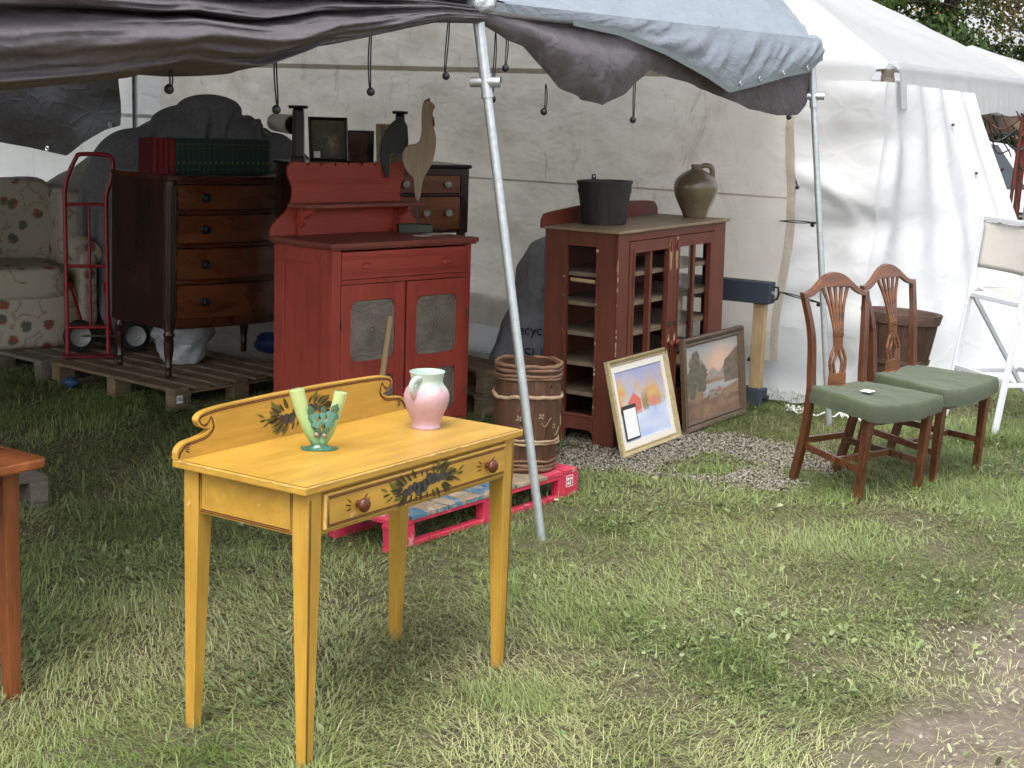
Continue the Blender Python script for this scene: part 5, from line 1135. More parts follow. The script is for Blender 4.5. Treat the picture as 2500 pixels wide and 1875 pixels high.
# ------------------------------------------------------------------ paintings leaning on the glazed cupboard
def barn(u, v):
    sky_ = lerp3((.60,.50,.42), (.34,.36,.58), (v-.5)*2+.35*wn(u*4, v*4, 2)); snow = lerp3((.36,.48,.78), (.74,.76,.84), .5+.7*wn(u*2.2, v*7, 5)+(v-.1)*.8)
    c = snow if v < .42+.06*(u-.3) else sky_
    tr = max(0, wn(u*7, v*3.2, 9)+.25+.35*math.cos(u*9))*sstep(.98, .62, v)*sstep(.36, .44, v)
    c = lerp3(c, lerp3((.72,.28,.06), (.62,.42,.12), .5+wn(u*15, v*11, 4)), min(1, tr*1.7))
    if .48 < u < .60: c = lerp3(c, (.16,.15,.05), .75*sstep(.72, .5, v)*sstep(.34, .42, v))
    if u > .6 and v > .40: c = lerp3(c, (.12,.16,.06), .6*max(0, .4+wn(u*11, v*11, 7))*sstep(.6, .45, v))
    if .20 < u < .46 and .40 < v < .53: c = lerp3((.58,.085,.06), (.70,.16,.10), .5+wn(u*20, v*5, 3))
    if v >= .53 and abs(u-.33) < .15*(1-(v-.53)/.13): c = (.66,.12,.07)
    if .20 < u < .46 and .36 < v <= .40: c = (.62,.36,.30)
    if u < .20 and .40 < v < .46+.1*(u): c = (.35,.08,.07)
    if math.hypot((u-.72)/.09, (v-.47)/.07) < 1+.4*wn(u*18, v*18, 1): c = (.66,.22,.17)
    if abs(u-.73) < .006 and .3 < v < .42: c = (.55,.40,.38)
    return c
M['linen'] = m_flat('cream_linen_liner', (.74,.70,.62), .8, .2, 0, .06, 120, .1)
o = thing('barn_painting', 'gilt framed painting of a red barn in snow, leaning on the cupboard', 'painting', (.567, 7.423, .002), (-.253, 0, 1.0127))
picture(o, .659, .499, .036, M['gilt_frame'], FR, colfn=barn, depth=.03, liner=(.030, M['linen']))
nt_ = MB().box(.075, .225, -.0150, -.0135, .075, .255).build('note_border', M['darktop'], o); MB().box(.085, .215, -.0165, -.0152, .085, .235).build('note_paper', M['paper'], o)
def valley(u, v):
    c = lerp3((.34,.24,.17), (.24,.24,.24), (v-.55)*2.2+.5*wn(u*2.5, v*2.5, 3)); c = lerp3(c, (.58,.36,.25), .8*math.exp(-((u-.64)/.22)**2-((v-.72)/.2)**2))
    mt = .60+.10*wn(u*3.3, 1, 2)+.05*wn(u*9, 1, 2)
    if v < mt: c = lerp3((.17,.155,.145), (.24,.19,.155), v*1.5)
    if v < .50+.07*wn(u*5, 3, 3): c = lerp3((.15,.085,.04), (.23,.14,.07), .5+wn(u*8, v*14, 4))
    if .24+.2*(u-.3) < v < .44 and u > .30+.15*wn(v*8, 2, 1): c = lerp3((.20,.20,.20), (.36,.34,.32), .5+.8*wn(u*3, v*16, 6))
    if u > .72+.09*wn(v*6, 1, 7) and v < .86-.25*(1-u)*2.4 and v > .40: c = lerp3((.055,.04,.025), (.13,.085,.045), .5+wn(u*14, v*14, 2))
    for (cx, cz, rx, rz) in ((.17, .70, .10, .24), (.28, .56, .11, .18), (.10, .5, .10, .22)):
        if math.hypot((u-cx)/rx, (v-cz)/rz) < 1+.45*wn(u*13, v*13, cx*9): c = lerp3((.035,.032,.018), (.10,.085,.040), .5+wn(u*17, v*17, 3))
    if v < .22+.10*(1-u) and v < .30: c = lerp3((.10,.05,.025), (.22,.11,.06), .5+wn(u*7, v*12, 8))
    if math.hypot((u-.52)/.16, (v-.30)/.06) < 1+.6*wn(u*21, v*21, 5): c = lerp3((.05,.045,.03), (.30,.24,.18), .45+wn(u*28, v*28, 2))
    if math.hypot((u-.62)/.035, (v-.33)/.035) < 1: c = (.28,.07,.05)
    return tuple(min(1, k*1.35+.01) for k in c)
M['bronze_frame'] = m_flat('bronze_brown_frame', (.115,.078,.050), .4, .5, .25, .2, 40, .15)
o = thing('valley_painting', 'brown framed landscape of a misty river valley, leaning behind the barn painting', 'painting', (.950, 8.055, .002), (-.105, 0, .9983))
picture(o, .78, .525, .052, M['bronze_frame'], FR, colfn=valley, depth=.035)
# ------------------------------------------------------------------ pallets
def board(name, a, b, c, mat, parent, jit=.004, rnd=random):
    """box a..b in x, etc., slightly uneven"""
    (x0, x1), (y0, y1), (z0, z1) = a, b, c; j = lambda s: rnd.uniform(-s, s)
    mb = MB(); P = []
    for z in (z0, z1):
        for (x, y) in ((x0, y0), (x1, y0), (x0, y1), (x1, y1)): P.append((x+j(jit), y+j(jit*.6), z+j(.0012)))
    mb.add(P, [(0,2,3,1),(4,5,7,6),(0,1,5,4),(2,6,7,3),(0,4,6,2),(1,3,7,5)]); return mb.build(name, mat, parent, bevel=.002, seg=1)
def pallet(label, loc, yaw, W, D, nb, mats, blocks=True, gap=.02, z=.0, group='wooden pallets under the goods', h=.132):
    """deck boards run along local y, stringers along local x"""
    o = thing('pallet', label, 'pallet', (loc[0], loc[1], z), (0, 0, yaw), group); rnd = random.Random(int(abs(loc[0]*1000)))
    bw = (W-gap*(nb-1))/nb; p = lambda: rnd.choice(mats)
    for k in range(nb): x = k*(bw+gap); board('deck_board', (x, x+bw), (0, D), (h-.021, h-.001), p(), o, rnd=rnd)
    ys_ = (0, D/2-.045, D-.09)
    for y in ys_:
        board('stringer_board', (0.002, W-.002), (y+.003, y+.087), (h-.040, h-.0215), p(), o, rnd=rnd)
        for x in (0.0, W/2-.06, W-.12): board('block', (x+.003, x+.117), (y+.005, y+.085), (.020, h-.0405), p(), o, .003, rnd)
        board('bottom_board', (0.002, W-.002), (y+.003, y+.087), (.0, .0195), p(), o, rnd=rnd)
    return o
p1 = pallet('natural wood pallet under the mahogany chest, stencilled 12', (-1.88, 8.186), .8944, .98, 1.187, 7, [M['pallet']], gap=.045)
M['ink'] = m_flat('black_stencil_ink', (.02,.018,.016), .8)
def text(body, size, M4, mat, name, parent, extr=.0004):
    cu = bpy.data.curves.new(name, 'FONT'); cu.body = body; cu.size = size; cu.extrude = extr; cu.align_x = 'CENTER'; cu.align_y = 'CENTER'
    tmp = bpy.data.objects.new(name, cu); COL.objects.link(tmp); bpy.context.view_layer.update()
    me = bpy.data.meshes.new_from_object(tmp.evaluated_get(bpy.context.evaluated_depsgraph_get())); bpy.data.objects.remove(tmp)
    me.transform(M4); me.materials.clear(); me.materials.append(mat); o = bpy.data.objects.new(name, me); COL.objects.link(o); o.parent = parent; return o
FX = Matrix.Rotation(PI/2, 4, 'X')      # text upright, facing -y
text('12', .055, Matrix.Translation((.085, -.0035, .058)) @ FX, M['ink'], 'stencil_number', p1)
MB().box(.012, .052, -.0045, -.002, .048, .092).build('paper_label', M['paper'], p1)
mb = MB()
for k in range(7): mb.box(.016+k*.005, .018+k*.005, -.0052, -.0046, .060, .084)
mb.build('barcode', M['ink'], p1)
pallet('dark pallet at far left under the floral armchair', (-2.86, 8.93), .8944, .95, 1.0, 6, [M['pallet_old']], gap=.04)
pallet('upper of two stacked pallets beside the pie safe', (-.150, 8.345), .80, .30, .55, 3, [M['pallet']], z=.134)
pallet('lower of two stacked pallets beside the pie safe', (-.155, 8.34), .80, .30, .55, 3, [M['pallet']])
pallet('grey weathered pallet behind the orange-brown table', (-1.965, 6.20), 2.35, .9, .8, 5, [M['pallet_old']], gap=.05)
def m_worn(name, col, under, amt): return m_paint(name, col, .12, under, amt, .65, 'x', .3, .25, tuple(c*.7 for c in col))
M['pink'] = m_worn('hot_pink_paint', (.60,.038,.085), (.52,.32,.30), .60); M['pink2'] = m_worn('hot_pink_worn_paint', (.58,.05,.10), (.38,.30,.24), .55); M['blueb'] = m_worn('worn_blue_paint', (.085,.17,.24), (.36,.27,.17), .50); M['bareb'] = m_worn('bare_deck_wood', (.30,.23,.155), (.44,.36,.27), .55)
pk = thing('pink_pallet', 'hot pink and blue painted pallet carrying the wooden keg', 'pallet', (-.46, 5.667, 0), (0, 0, .9218)); PW, PD, PH = 1.285, .34, .132; rnd = random.Random(5)
nb = 11; bw = PW/nb
for k in range(nb):
    m_ = M['pink2'] if k in (10, 9) else (M['blueb'] if k in (1, 2, 3, 4, 5) else (M['bareb'] if k % 2 else M['blueb'])); m_ = M['pink2'] if k == 0 else m_
    b_ = board('deck_board', (k*bw+.008, (k+1)*bw-.008), (-.004, PD), (PH-.018, PH), M['bareb'] if k in (2,4,7,8) else m_, pk, rnd=rnd)
    if k in (1,2,3,4,5): MB().box(k*bw+.004, (k+1)*bw-.005, -.0085, -.0075, PH-.017, PH-.001).build('blue_board_end', M['blueb'], b_)
for y in (0, PD-.045):
    board('top_stringer', (0, PW), (y, y+.042), (PH-.036, PH-.0185), M['pink'], pk, rnd=rnd); board('bottom_stringer', (0, PW), (y, y+.042), (0, .020), M['pink'], pk, rnd=rnd)
    for x, w_ in ((0, .15), (PW*.46, .12), (PW-.15, .15)): board('block', (x+.002, x+w_), (y+.001, y+.041), (.0205, PH-.0365), M['pink'], pk, .003, rnd)
lb = MB(); a, c = PW-.095, .052
for (x0, x1, z0, z1) in ((0, .052, 0, .002), (0, .052, .050, .052), (0, .002, 0, .052), (.050, .052, 0, .052), (.008, .020, .030, .042), (.026, .044, .032, .040), (.010, .022, .010, .022), (.030, .036, .008, .026)): lb.box(a+x0, a+x1, -.0048, -.0034, c+z0, c+z1)
lb.build('white_stamp', M['paper'], pk)

# ------------------------------------------------------------------ keg on the pink pallet
M['keg'] = m_wood('keg_stave_wood', (.036,.017,.010), (.150,.066,.033), 'z', 1.3, .5, .4, .25, rnd=True)
M['kegband'] = m_wood('willow_hoop', (.10,.045,.026), (.27,.155,.095), 'x', 2.0, .6, .3, .3); M['kegband_pale'] = m_wood('pale_peeled_hoop', (.24,.15,.09), (.50,.38,.26), 'x', 2.0, .65, .3, .4)
M['cream_flower'] = m_flat('cream_brushwork', (.30,.23,.13), .6)
kg = thing('keg', 'brown wooden keg with willow hoops and painted flowers on the pink pallet', 'keg', (.072, 6.650, PH+.002), (0, 0, .2)); KH = .485
def kr(z): return .128+(.142-.128)*z/KH+.016*math.sin(PI*z/KH)
stave_vessel(kg, 16, .128, .142, KH, M['keg'], .014, .016)
def hoop(z, hh, mat, rough, thick=.008, twist=2):
    for tw in range(twist):
        pts = []
        for k in range(48):
            q = 2*PI*k/48; r = kr(z)+thick*.55+.003*math.sin(q*5+tw*2+z*30); pts.append((r*math.cos(q), r*math.sin(q), z+hh*(tw-.5*(twist-1))+.004*math.sin(q*3+tw)+rough*.006*wn(q*3, z*9, tw)))
        MB().tube(pts, [thick*(.8+.35*abs(wn(k*.6, z*7, tw))) for k in range(48)], 8, closed=True, flat=1.2).build('hoop', mat, kg, smooth=60)
hoop(KH-.010, .018, M['kegband'], 1, .009, 2); hoop(KH-.052, .014, M['kegband'], 1, .007, 2); hoop(.345, .010, M['kegband_pale'], 2.4, .0085, 1); hoop(.140, .013, M['kegband_pale'], 1.2, .006, 2); hoop(.022, .016, M['kegband'], .6, .008, 2); hoop(.052, .01, M['kegband'], .6, .006, 1)
def onkeg(q, z, off=.004): r = kr(z)+off; return Vector((r*math.cos(q), r*math.sin(q), z))
for (q0, z0) in ((-1.35, .265), (-2.0, .255), (-.85, .215), (-.45, .25)):
    mb = MB()
    for k in range(4):
        al = .6+k*1.6; pts = []
        for t in np.linspace(0, 2*PI, 10, endpoint=False): a_ = .009+.007*math.cos(t); b_ = .0035*math.sin(t); pts.append(onkeg(q0+(a_*math.cos(al)-b_*math.sin(al))/.15, z0+a_*math.sin(al)+b_*math.cos(al)))
        mb.add(pts, [tuple(range(10))])
    ribbon_pts = [onkeg(q0+.02+.35*t, z0-.03-.018*math.sin(PI*t*1.6)) for t in np.linspace(0, 1, 12)]; mb.tube(ribbon_pts, .0016, 5); mb.build('painted_flower', M['cream_flower'], kg, recalc=False)
for (q0, z0) in ((-1.0, .395), (-.42, .405)): p = onkeg(q0, z0, -.001); MB().lathe([(.0001, 0), (.007, 0), (.007, .006), (.0001, .006)], 12, M=Matrix.Translation(p) @ Matrix.Rotation(q0, 4, 'Z') @ Matrix.Rotation(PI/2, 4, 'Y')).build('bung_hole', M['darktop'], kg)

# ------------------------------------------------------------------ leaning stick, feed sack, grey stand
o = tag(MB().tube([(-.700, 7.50, -.01), (-.678, 7.63, .32), (-.652, 7.765, .635), (-.651, 7.768, .645)], [.0155, .0155, .0145, .010], 14).build('tool_handle', M['lumber'], smooth=60), 'bare wooden tool handle leaning against the left door of the pie safe', 'handle')
M['sack'] = m_sheet('grey_plastic_sack', (.33,.34,.36), (.14,.13,.115), 0, 7, .45, .4, .7, bd=.03); M['ink_blue'] = m_flat('blue_print', (.018,.035,.13), .5)
sk = thing('feed_sack', 'tall grey plastic sack with blue print wedged behind the glazed cupboard', 'sack', (.15, 8.98, 0), (0, 0, .1))
def sackf(u, v):
    q = 2*PI*u; z = 1.0*v; w_ = interp(v, [0, .05, .25, .45, .56, .62, .8, .95, 1], [.20, .275, .29, .235, .185, .19, .185, .12, .01]); lx = interp(v, [0, .5, 1], [-.01, .01, .06])
    r = w_*(1+.07*wn(3*math.cos(q), 3*math.sin(q), v*5)+.035*wn(8*math.cos(q), 8*math.sin(q), v*13)); pin = math.exp(-((v-.58)/.03)**2)*.015*math.sin(q*9)
    return Vector((lx+(r+pin)*math.cos(q), (r+pin)*.62*math.sin(q), z))
MB().grid(sackf, 60, 50).build('bag', M['sack'], sk, smooth=180)
def wrap_text(body, size, z, xoff, mat):
    me_o = text(body, size, Matrix.Identity(4), mat, 'print', sk); me = me_o.data
    for v_ in me.vertices:
        x, y = v_.co.x+xoff, v_.co.y; w_ = interp(z+y, [0, .05, .25, .45, .56, .62, .8], [.20, .275, .29, .235, .185, .19, .185])*1.12; q = -PI/2+x/w_; v_.co = Vector((w_*math.cos(q), w_*.66*math.sin(q)-.004, z+y))
wrap_text('recycle', .085, .44, -.06, M['ink_blue']); wrap_text('SU', .10, .30, -.05, M['ink_blue']); wrap_text('JFA', .11, .22, -.20, M['ink_blue'])
mb = MB(); n_ = 16; w_ = .325
mb.add([Vector((w_*math.cos(-PI/2+(.09+.035*math.cos(t))/w_), w_*.66*math.sin(-PI/2+(.09+.035*math.cos(t))/w_)-.004, .31+.028*math.sin(t))) for t in np.linspace(0, 2*PI, n_, endpoint=False)], [tuple(range(n_))]); mb.build('print_oval', M['ink_blue'], sk, recalc=False)
M['slate'] = m_flat('slate_blue_felt', (.048,.058,.074), .85, .2, 0, .25, 140, .3)
sh = thing('trestle_stand', 'slate grey padded trestle end with a bare pine upright', 'stand', (1.50, 8.93, 0), (0, 0, math.atan2(LN.y, LN.x)))
MB().box(-.045, .80, -.05, .05, .635, .765).build('top_beam', M['slate'], sh, bevel=.006); MB().box(-.035, .55, -.055, .055, .0, .115).build('foot_beam', M['slate'], sh, bevel=.006)
up_ = MB().box(-.012, .062, -.028, .022, .116, .634).build('upright', M['lumber'], sh, bevel=.003); MB().box(.55, .62, -.028, .022, .0, .634).build('upright', M['lumber'], sh, bevel=.003)
sl = MB(); pts = [(.026+.010*math.cos(t), .36+.045*(1 if math.sin(t) > 0 else -1)+.010*math.sin(t)) for t in np.linspace(0, 2*PI, 20, endpoint=False)]; sl.add([Vector((x, -.0288, z)) for x, z in pts], [tuple(range(20))]); sl.build('slot', M['paper'], up_, recalc=False)
MB().tube([(-.047, 0, .74), (-.075, -.012, .735), (-.082, -.012, .70), (-.072, -.012, .665), (-.047, 0, .66)], .007, 8).build('strap_handle', M['black'], sh, smooth=60)
MB().lathe([(.0001, 0), (.012, 0), (.012, .012), (.0001, .014)], 10, M=Matrix.Translation((-.045, 0, .70)) @ Matrix.Rotation(-PI/2, 4, 'Y')).build('bolt', M['steel'], sh, smooth=40)
MB().lathe([(.0001, 0), (.02, 0), (.02, .025), (.0001, .027)], 12, M=Matrix.Translation((-.036, .0, .06)) @ Matrix.Rotation(-PI/2, 4, 'Y')).build('foot_bolt', M['black'], sh, smooth=40)

# ------------------------------------------------------------------ orchard basket behind the rear chair
M['basket'] = m_wood('dark_basket_splint', (.030,.016,.011), (.105,.058,.038), 'z', 1.5, .6, .3, .25, rnd=True); M['basketrim'] = m_wood('basket_rim', (.055,.032,.024), (.16,.105,.08), 'x', 2, .6, .3, .25)
ob = thing('orchard_basket', 'tall dark brown splint orchard basket behind the rear chair', 'basket', (2.32, 9.00, 0), (.0, .05, .4)); BH = .60
stave_vessel(ob, 18, .120, .228, BH, M['basket'], .006, .012, nm='splint', gap=.93)
for z, t_h in ((BH-.055, .060), (.30, .025), (.03, .03)):
    r0 = .120+(.228-.120)*z/BH+.012*math.sin(PI*z/BH)+.003; r1 = r0+(.228-.120)*t_h/BH; MB().lathe([(r0, z), (r1+.002, z+t_h), (r1+.010, z+t_h), (r0+.008, z)], 44, closed=True).build('hoop', M['basketrim'], ob, smooth=40)
MB().lathe([(.219, BH-.05), (.228, BH+.002), (.215, BH+.002), (.207, BH-.05)], 44, closed=True).build('inner_hoop', M['basketrim'], ob, smooth=40)

# ------------------------------------------------------------------ white folding bar chair at the right edge
M['white_metal'] = m_flat('white_powder_coat', (.62,.64,.68), .35, .5, 0, .04); M['white_mesh'] = m_sheet('cream_sling_fabric', (.70,.67,.62), None, .15, 3, .7, .2, .15)
bc = thing('bar_chair', 'tall white metal folding chair with cream sling back at the right edge', 'chair', (2.764, 8.363, 0), (0, 0, 0)); Fv = Vector((-.144, .507, 0)); lean = Vector((.165, .085, 0)); fwd = Vector((.50, .17, 0))
def flatbar(p, q, w_, th, nm, wdir):
    p, q = Vector(p), Vector(q); t = (q-p).normalized(); a_ = wdir.normalized()*w_/2; b_ = t.cross(wdir).normalized()*th/2; V = [p-a_-b_, p+a_-b_, p+a_+b_, p-a_+b_, q-a_-b_, q+a_-b_, q+a_+b_, q-a_+b_]
    return MB().add(V, [(0,1,2,3),(7,6,5,4),(0,4,5,1),(1,5,6,2),(2,6,7,3),(3,7,4,0)]).build(nm, M['white_metal'], bc, bevel=.004)
wd_ = lean.normalized()
for b0 in (Vector((0,0,0)), Fv):
    flatbar(b0+Vector((0,0,-.01)), b0+lean*.55+Vector((0,0,.64)), .038, .022, 'rear_leg', wd_); flatbar(b0+lean*.55+Vector((0,0,.63)), b0+lean*.93+Vector((0,0,1.20)), .036, .022, 'back_post', wd_)
    flatbar(b0+fwd+lean*.8+Vector((0,0,-.01)), b0+lean*.75+Vector((0,0,.74)), .034, .020, 'front_leg', wd_)
    flatbar(b0+lean*.25+Vector((0,0,.28)), b0+lean*.8+fwd*.70+Vector((0,0,.26)), .026, .016, 'side_footrest', Vector((0,0,1)))
    flatbar(b0+lean*.68+Vector((0,0,.77)), b0+lean*.68+fwd+Vector((0,0,.765)), .030, .02, 'seat_rail', Vector((0,0,1)))
for z, k, nm in ((.30, .25, 'rear_footrest'), (1.19, .93, 'top_rail'), (.735, .65, 'rear_seat_rail')): flatbar(lean*k+Vector((0,0,z)), Fv+lean*k+Vector((0,0,z)), .030, .018, nm, Vector((0,0,1)))
flatbar(lean*.8+fwd*.7+Vector((0,0,.27)), Fv+lean*.8+fwd*.7+Vector((0,0,.27)), .026, .016, 'front_footrest', Vector((0,0,1)))
MB().grid(lambda u, v: Fv*(.04+.92*u)+lean*(.76+.16*v)+Vector((0,0,.90+.27*v))+fwd*.03*math.sin(PI*u), 16, 10).build('sling_back', M['white_mesh'], bc, smooth=180, solid=.004)
MB().grid(lambda u, v: Fv*(.04+.92*u)+lean*.68+fwd*(.06+.92*v)+Vector((0,0,.775-.02*math.sin(PI*u))), 16, 10).build('sling_seat', M['white_mesh'], bc, smooth=180, solid=.004)
# white cable coiled in the grass
pts = []
for k in range(70):
    t = k/69; a_ = t*11; rr = .10*(1-t)+.04; pts.append((1.66+.42*t+rr*math.cos(a_)*(t > .25)*1.0, 8.86-.30*t+rr*.8*math.sin(a_)*(t > .25), .022+.012*math.sin(k*1.3)))
tag(MB().tube(smoothcurve([Vector(p) for p in pts], 2), .006, 6).build('cable', M['cable'], smooth=60), 'loose white cable coiled in the grass behind the front chair', 'cable')

# ------------------------------------------------------------------ hand truck, armchair, heap, blankets at the dark left
M['truckred'] = m_flat('red_enamel', (.28,.012,.018), .35, .5, 0, .15, 25)
ht = thing('hand_truck', 'red steel hand truck standing beside the mahogany chest', 'hand truck', (-2.77, 9.16, .135), (-.05, 0, .25)); hw = .245
P_ = [(0, 0, 0), (0, 0, .9), (.0, .0, 1.0), (.02, .0, 1.10), (.07, .0, 1.21), (.10, 0, 1.235), (hw+.005, 0, 1.235), (hw+.035, 0, 1.215), (hw+.045, .0, 1.17), (hw+.03, 0, 1.08), (hw, 0, .98), (hw, 0, .9), (hw, 0, 0)]
MB().tube(smoothcurve([Vector(p) for p in P_], 5), .0135, 12).build('frame_tube', M['truckred'], ht, smooth=60)
for z in (.17, .55, .93): MB().tube([(0, 0, z), (hw, 0, z)], .011, 10).build('cross_bar', M['truckred'], ht, smooth=60)
MB().tube([(hw*.58, 0, .17), (hw*.58, 0, .93)], .009, 10).build('centre_bar', M['truckred'], ht, smooth=60); MB().tube([(.02, .01, .45), (.10, .18, .12)], .009, 8).build('brace', M['truckred'], ht, smooth=60); MB().tube([(hw-.02, .01, .45), (hw+.02, .18, .12)], .009, 8).build('brace', M['truckred'], ht, smooth=60)
MB().box(-.03, hw+.03, -.16, .01, 0, .006).build('toe_plate', M['truckred'], ht, bevel=.002)
M['hub'] = m_flat('white_wheel_hub', (.34,.35,.34), .4)
for x in (.07, hw+.16):
    Mw = Matrix.Translation((x, .10, .105)) @ Matrix.Rotation(R(18), 4, 'Z') @ Matrix.Rotation(PI/2, 4, 'X')
    wh = MB().lathe([(.066, -.028), (.095, -.024), (.104, 0), (.095, .024), (.066, .028)], 32, M=Mw, closed=True).build('wheel', M['black'], ht, smooth=50); MB().lathe([(.0001, -.010), (.012, -.010), (.014, -.018), (.055, -.012), (.066, -.024), (.066, .024), (.055, .012), (.0001, .010)], 28, M=Mw).build('wheel_hub', M['hub'], wh, smooth=50)
MB().tube([(.03, .10, .105), (hw+.16, .10, .105)], .008, 8).build('axle', M['darksteel'], ht, smooth=60)
# floral wing armchair
def m_floral():
    t = NT('floral_linen'); co = t.co(); base = (.38,.345,.27)
    vo = t.n('TexVoronoi', feature='F1'); vo.inputs['Scale'].default_value = 7.5; vo.inputs['Randomness'].default_value = .75; t.l(co, vo.inputs['Vector'])
    d_ = vo.outputs['Distance']; dn = t.math('ADD', d_, t.math('MULTIPLY', t.math('SUBTRACT', t.noise(co, 34, 3, .6), .5), .30))
    v2_ = t.n('TexVoronoi', feature='F1'); v2_.inputs['Scale'].default_value = 26; t.l(co, v2_.inputs['Vector'])
    pet = t.ramp(v2_.outputs['Color'], [(.2, (.22,.085,.05)), (.38, (.26,.12,.065)), (.48, (.10,.11,.08)), (.75, (.085,.10,.105))], 'CONSTANT')
    c = t.mix(t.ramp(dn, [(.20, 1.0), (.27, 0.0)]), base, pet)
    ring = t.ramp(dn, [(.50, 0.0), (.525, .65), (.555, .65), (.58, 0.0)]); brk = t.ramp(t.noise(co, 7, 3, .5), [(.46, 0.0), (.52, 1.0)])
    c = t.mix(t.math('MULTIPLY', ring, brk), c, (.17,.115,.07))
    nn = t.noise(co, 5, 3, .5); return t.done(c, .85, t.bump(nn, .3, .02), .2)
MF = m_floral(); ac = thing('wing_armchair', 'cream floral upholstered wing armchair at the far left edge', 'armchair', (-3.36, 9.60, .10), (0, 0, .55)); ac.scale = (1.12, 1.12, 1.10)
def pillow(name, c, s, n=18, p=7., amp=.012, rot=None, mat=MF, par=ac):
    def f(u, v):
        th = 2*PI*u; ph = PI*(v-.5); g = lambda x: math.copysign(abs(x)**(2/p), x)
        d_ = Vector((g(math.cos(th))*g(math.cos(ph))*s[0], g(math.sin(th))*g(math.cos(ph))*s[1], g(math.sin(ph))*s[2]))
        d_ *= 1+amp*4*wn(d_.x*5+c[0]*3, d_.y*5+c[1], d_.z*5)
        if rot: d_ = rot @ d_
        return Vector(c)+d_
    return MB().grid(f, n*2, n).build(name, mat, par, smooth=180)
pillow('back', (.05, .28, .55), (.36, .10, .42)); pillow('seat_cushion', (.05, -.05, .40), (.30, .32, .10)); pillow('seat_base', (.05, 0, .20), (.38, .36, .19)); pillow('wing', (-.32, .12, .70), (.07, .22, .22)); pillow('wing', (.42, .10, .70), (.07, .22, .22))
for x in (-.34, .44): MB().tube([(x, -.36, .57), (x, -.30, .58), (x, .2, .58)], [.075, .085, .08], 18).build('rolled_arm', MF, ac, smooth=60); pillow('arm_panel', (x, -.05, .36), (.055, .33, .24))
# covered heap and grey moving blankets behind
M['drape'] = m_sheet('grey_beige_dust_sheet', (.27,.25,.225), (.18,.15,.12), 0, 3.5, .8, .2, .7, bd=.05); M['blanket'] = m_flat('charcoal_moving_blanket', (.155,.158,.168), .9, .15, 0, .2, 60, .25)
hp_ = thing('covered_heap', 'sloping heap under a grey beige dust sheet behind the chest', 'heap', (-2.6, 10.4, 0))
def heapf(u, v):
    x = -1.15+2.5*u; prof_ = interp(x, [-1.15, -.85, -.62, -.38, -.12, .05, .6, 1.1, 1.35], [.80, 1.03, 1.16, 1.31, 1.49, 1.55, 1.52, 1.35, 1.0]); y = -.42+.95*v; edge = math.sin(PI*min(1, max(0, v*1.02)))**.45 if v > 0 else 0
    z = prof_*edge*(1+.03*wn(x*3, y*3, 3))+.025*wn(x*7, y*6, 4); return Vector((x+.05*wn(y*3, z*2, 5), y-.12*(1-edge)+.05*wn(x*2.4, z*3, 7), max(0, z)))
MB().grid(heapf, 90, 50).build('dust_sheet', M['drape'], hp_, smooth=180)
bl = thing('moving_blankets', 'crumpled charcoal moving blankets piled above the books', 'blankets', (-2.05, 9.75, 1.2))
def drape(nu, nv, W, H, place, ells, zmin, steps, seed, damp=.985, front=None):
    """small position-based cloth: a sheet dropped over ellipsoids, settled by distance constraints"""
    rg = np.random.default_rng(seed); U, Vv = np.meshgrid(np.linspace(-.5, .5, nu), np.linspace(-.5, .5, nv), indexing='ij')
    P = np.stack([U*W, Vv*H, np.zeros_like(U)], -1); P += .018*rg.normal(0, 1, P.shape); P = place(P); Q = P.copy(); hx, hy = W/(nu-1), H/(nv-1); hd = math.hypot(hx, hy)
    def con(P, a, b, L, k):
        d = P[b]-P[a]; l = np.linalg.norm(d, axis=-1, keepdims=True)+1e-9; c = k*.5*(l-L)/l*d; P[a] += c; P[b] -= c
    S = np.s_; sets = []
    for o_ in (0, 1):
        sets += [((S[o_:-1:2], S[:]), (S[o_+1::2], S[:]), hx, 1), ((S[:], S[o_:-1:2]), (S[:], S[o_+1::2]), hy, 1)]
    for o_ in (0, 1): sets += [((S[o_:-1:2], S[:-1]), (S[o_+1::2], S[1:]), hd, .6), ((S[o_:-1:2], S[1:]), (S[o_+1::2], S[:-1]), hd, .6)]
    sets += [((S[:-2], S[:]), (S[2:], S[:]), 2*hx, .10), ((S[:], S[:-2]), (S[:], S[2:]), 2*hy, .10)]
    def trim(P, a, b):
        A_, B_ = P[a], P[b]; return A_.shape == B_.shape
    for it in range(steps):
        vel = (P-Q)*damp; Q = P.copy(); P = P+vel; P[..., 2] -= .0011
        for k in range(7):
            for a, b, L, st in sets:
                pa = P[a]; pb = P[b]; n0 = min(pa.shape[0], pb.shape[0]); n1 = min(pa.shape[1], pb.shape[1]); pa = pa[:n0, :n1]; pb = pb[:n0, :n1]
                d = pb-pa; l = np.linalg.norm(d, axis=-1, keepdims=True)+1e-9; c = st*.5*(l-L)/l*d; pa += c; pb -= c
        for (c, r) in ells:
            d = (P-np.array(c))/np.array(r); l = np.linalg.norm(d, axis=-1, keepdims=True); ins = (l < 1)[..., 0]
            if ins.any(): P[ins] = (np.array(c)+d/np.maximum(l, 1e-6)*np.array(r))[ins]; Q[ins] = Q[ins]*.3+P[ins]*.7
        low = P[..., 2] < zmin; P[low, 2] = zmin; Q[low] = P[low]
    return P
def clothmesh(name, P, mat, par, org):
    nu, nv = P.shape[:2]; mb = MB(); mb.add([Vector(p)-Vector(org) for p in P.reshape(-1, 3)], [(i*nv+j, i*nv+j+1, (i+1)*nv+j+1, (i+1)*nv+j) for i in range(nu-1) for j in range(nv-1)])
    return mb.build(name, mat, par, smooth=180, solid=.006, sub=1)
bl.location = (-2.05, 9.75, 1.2)
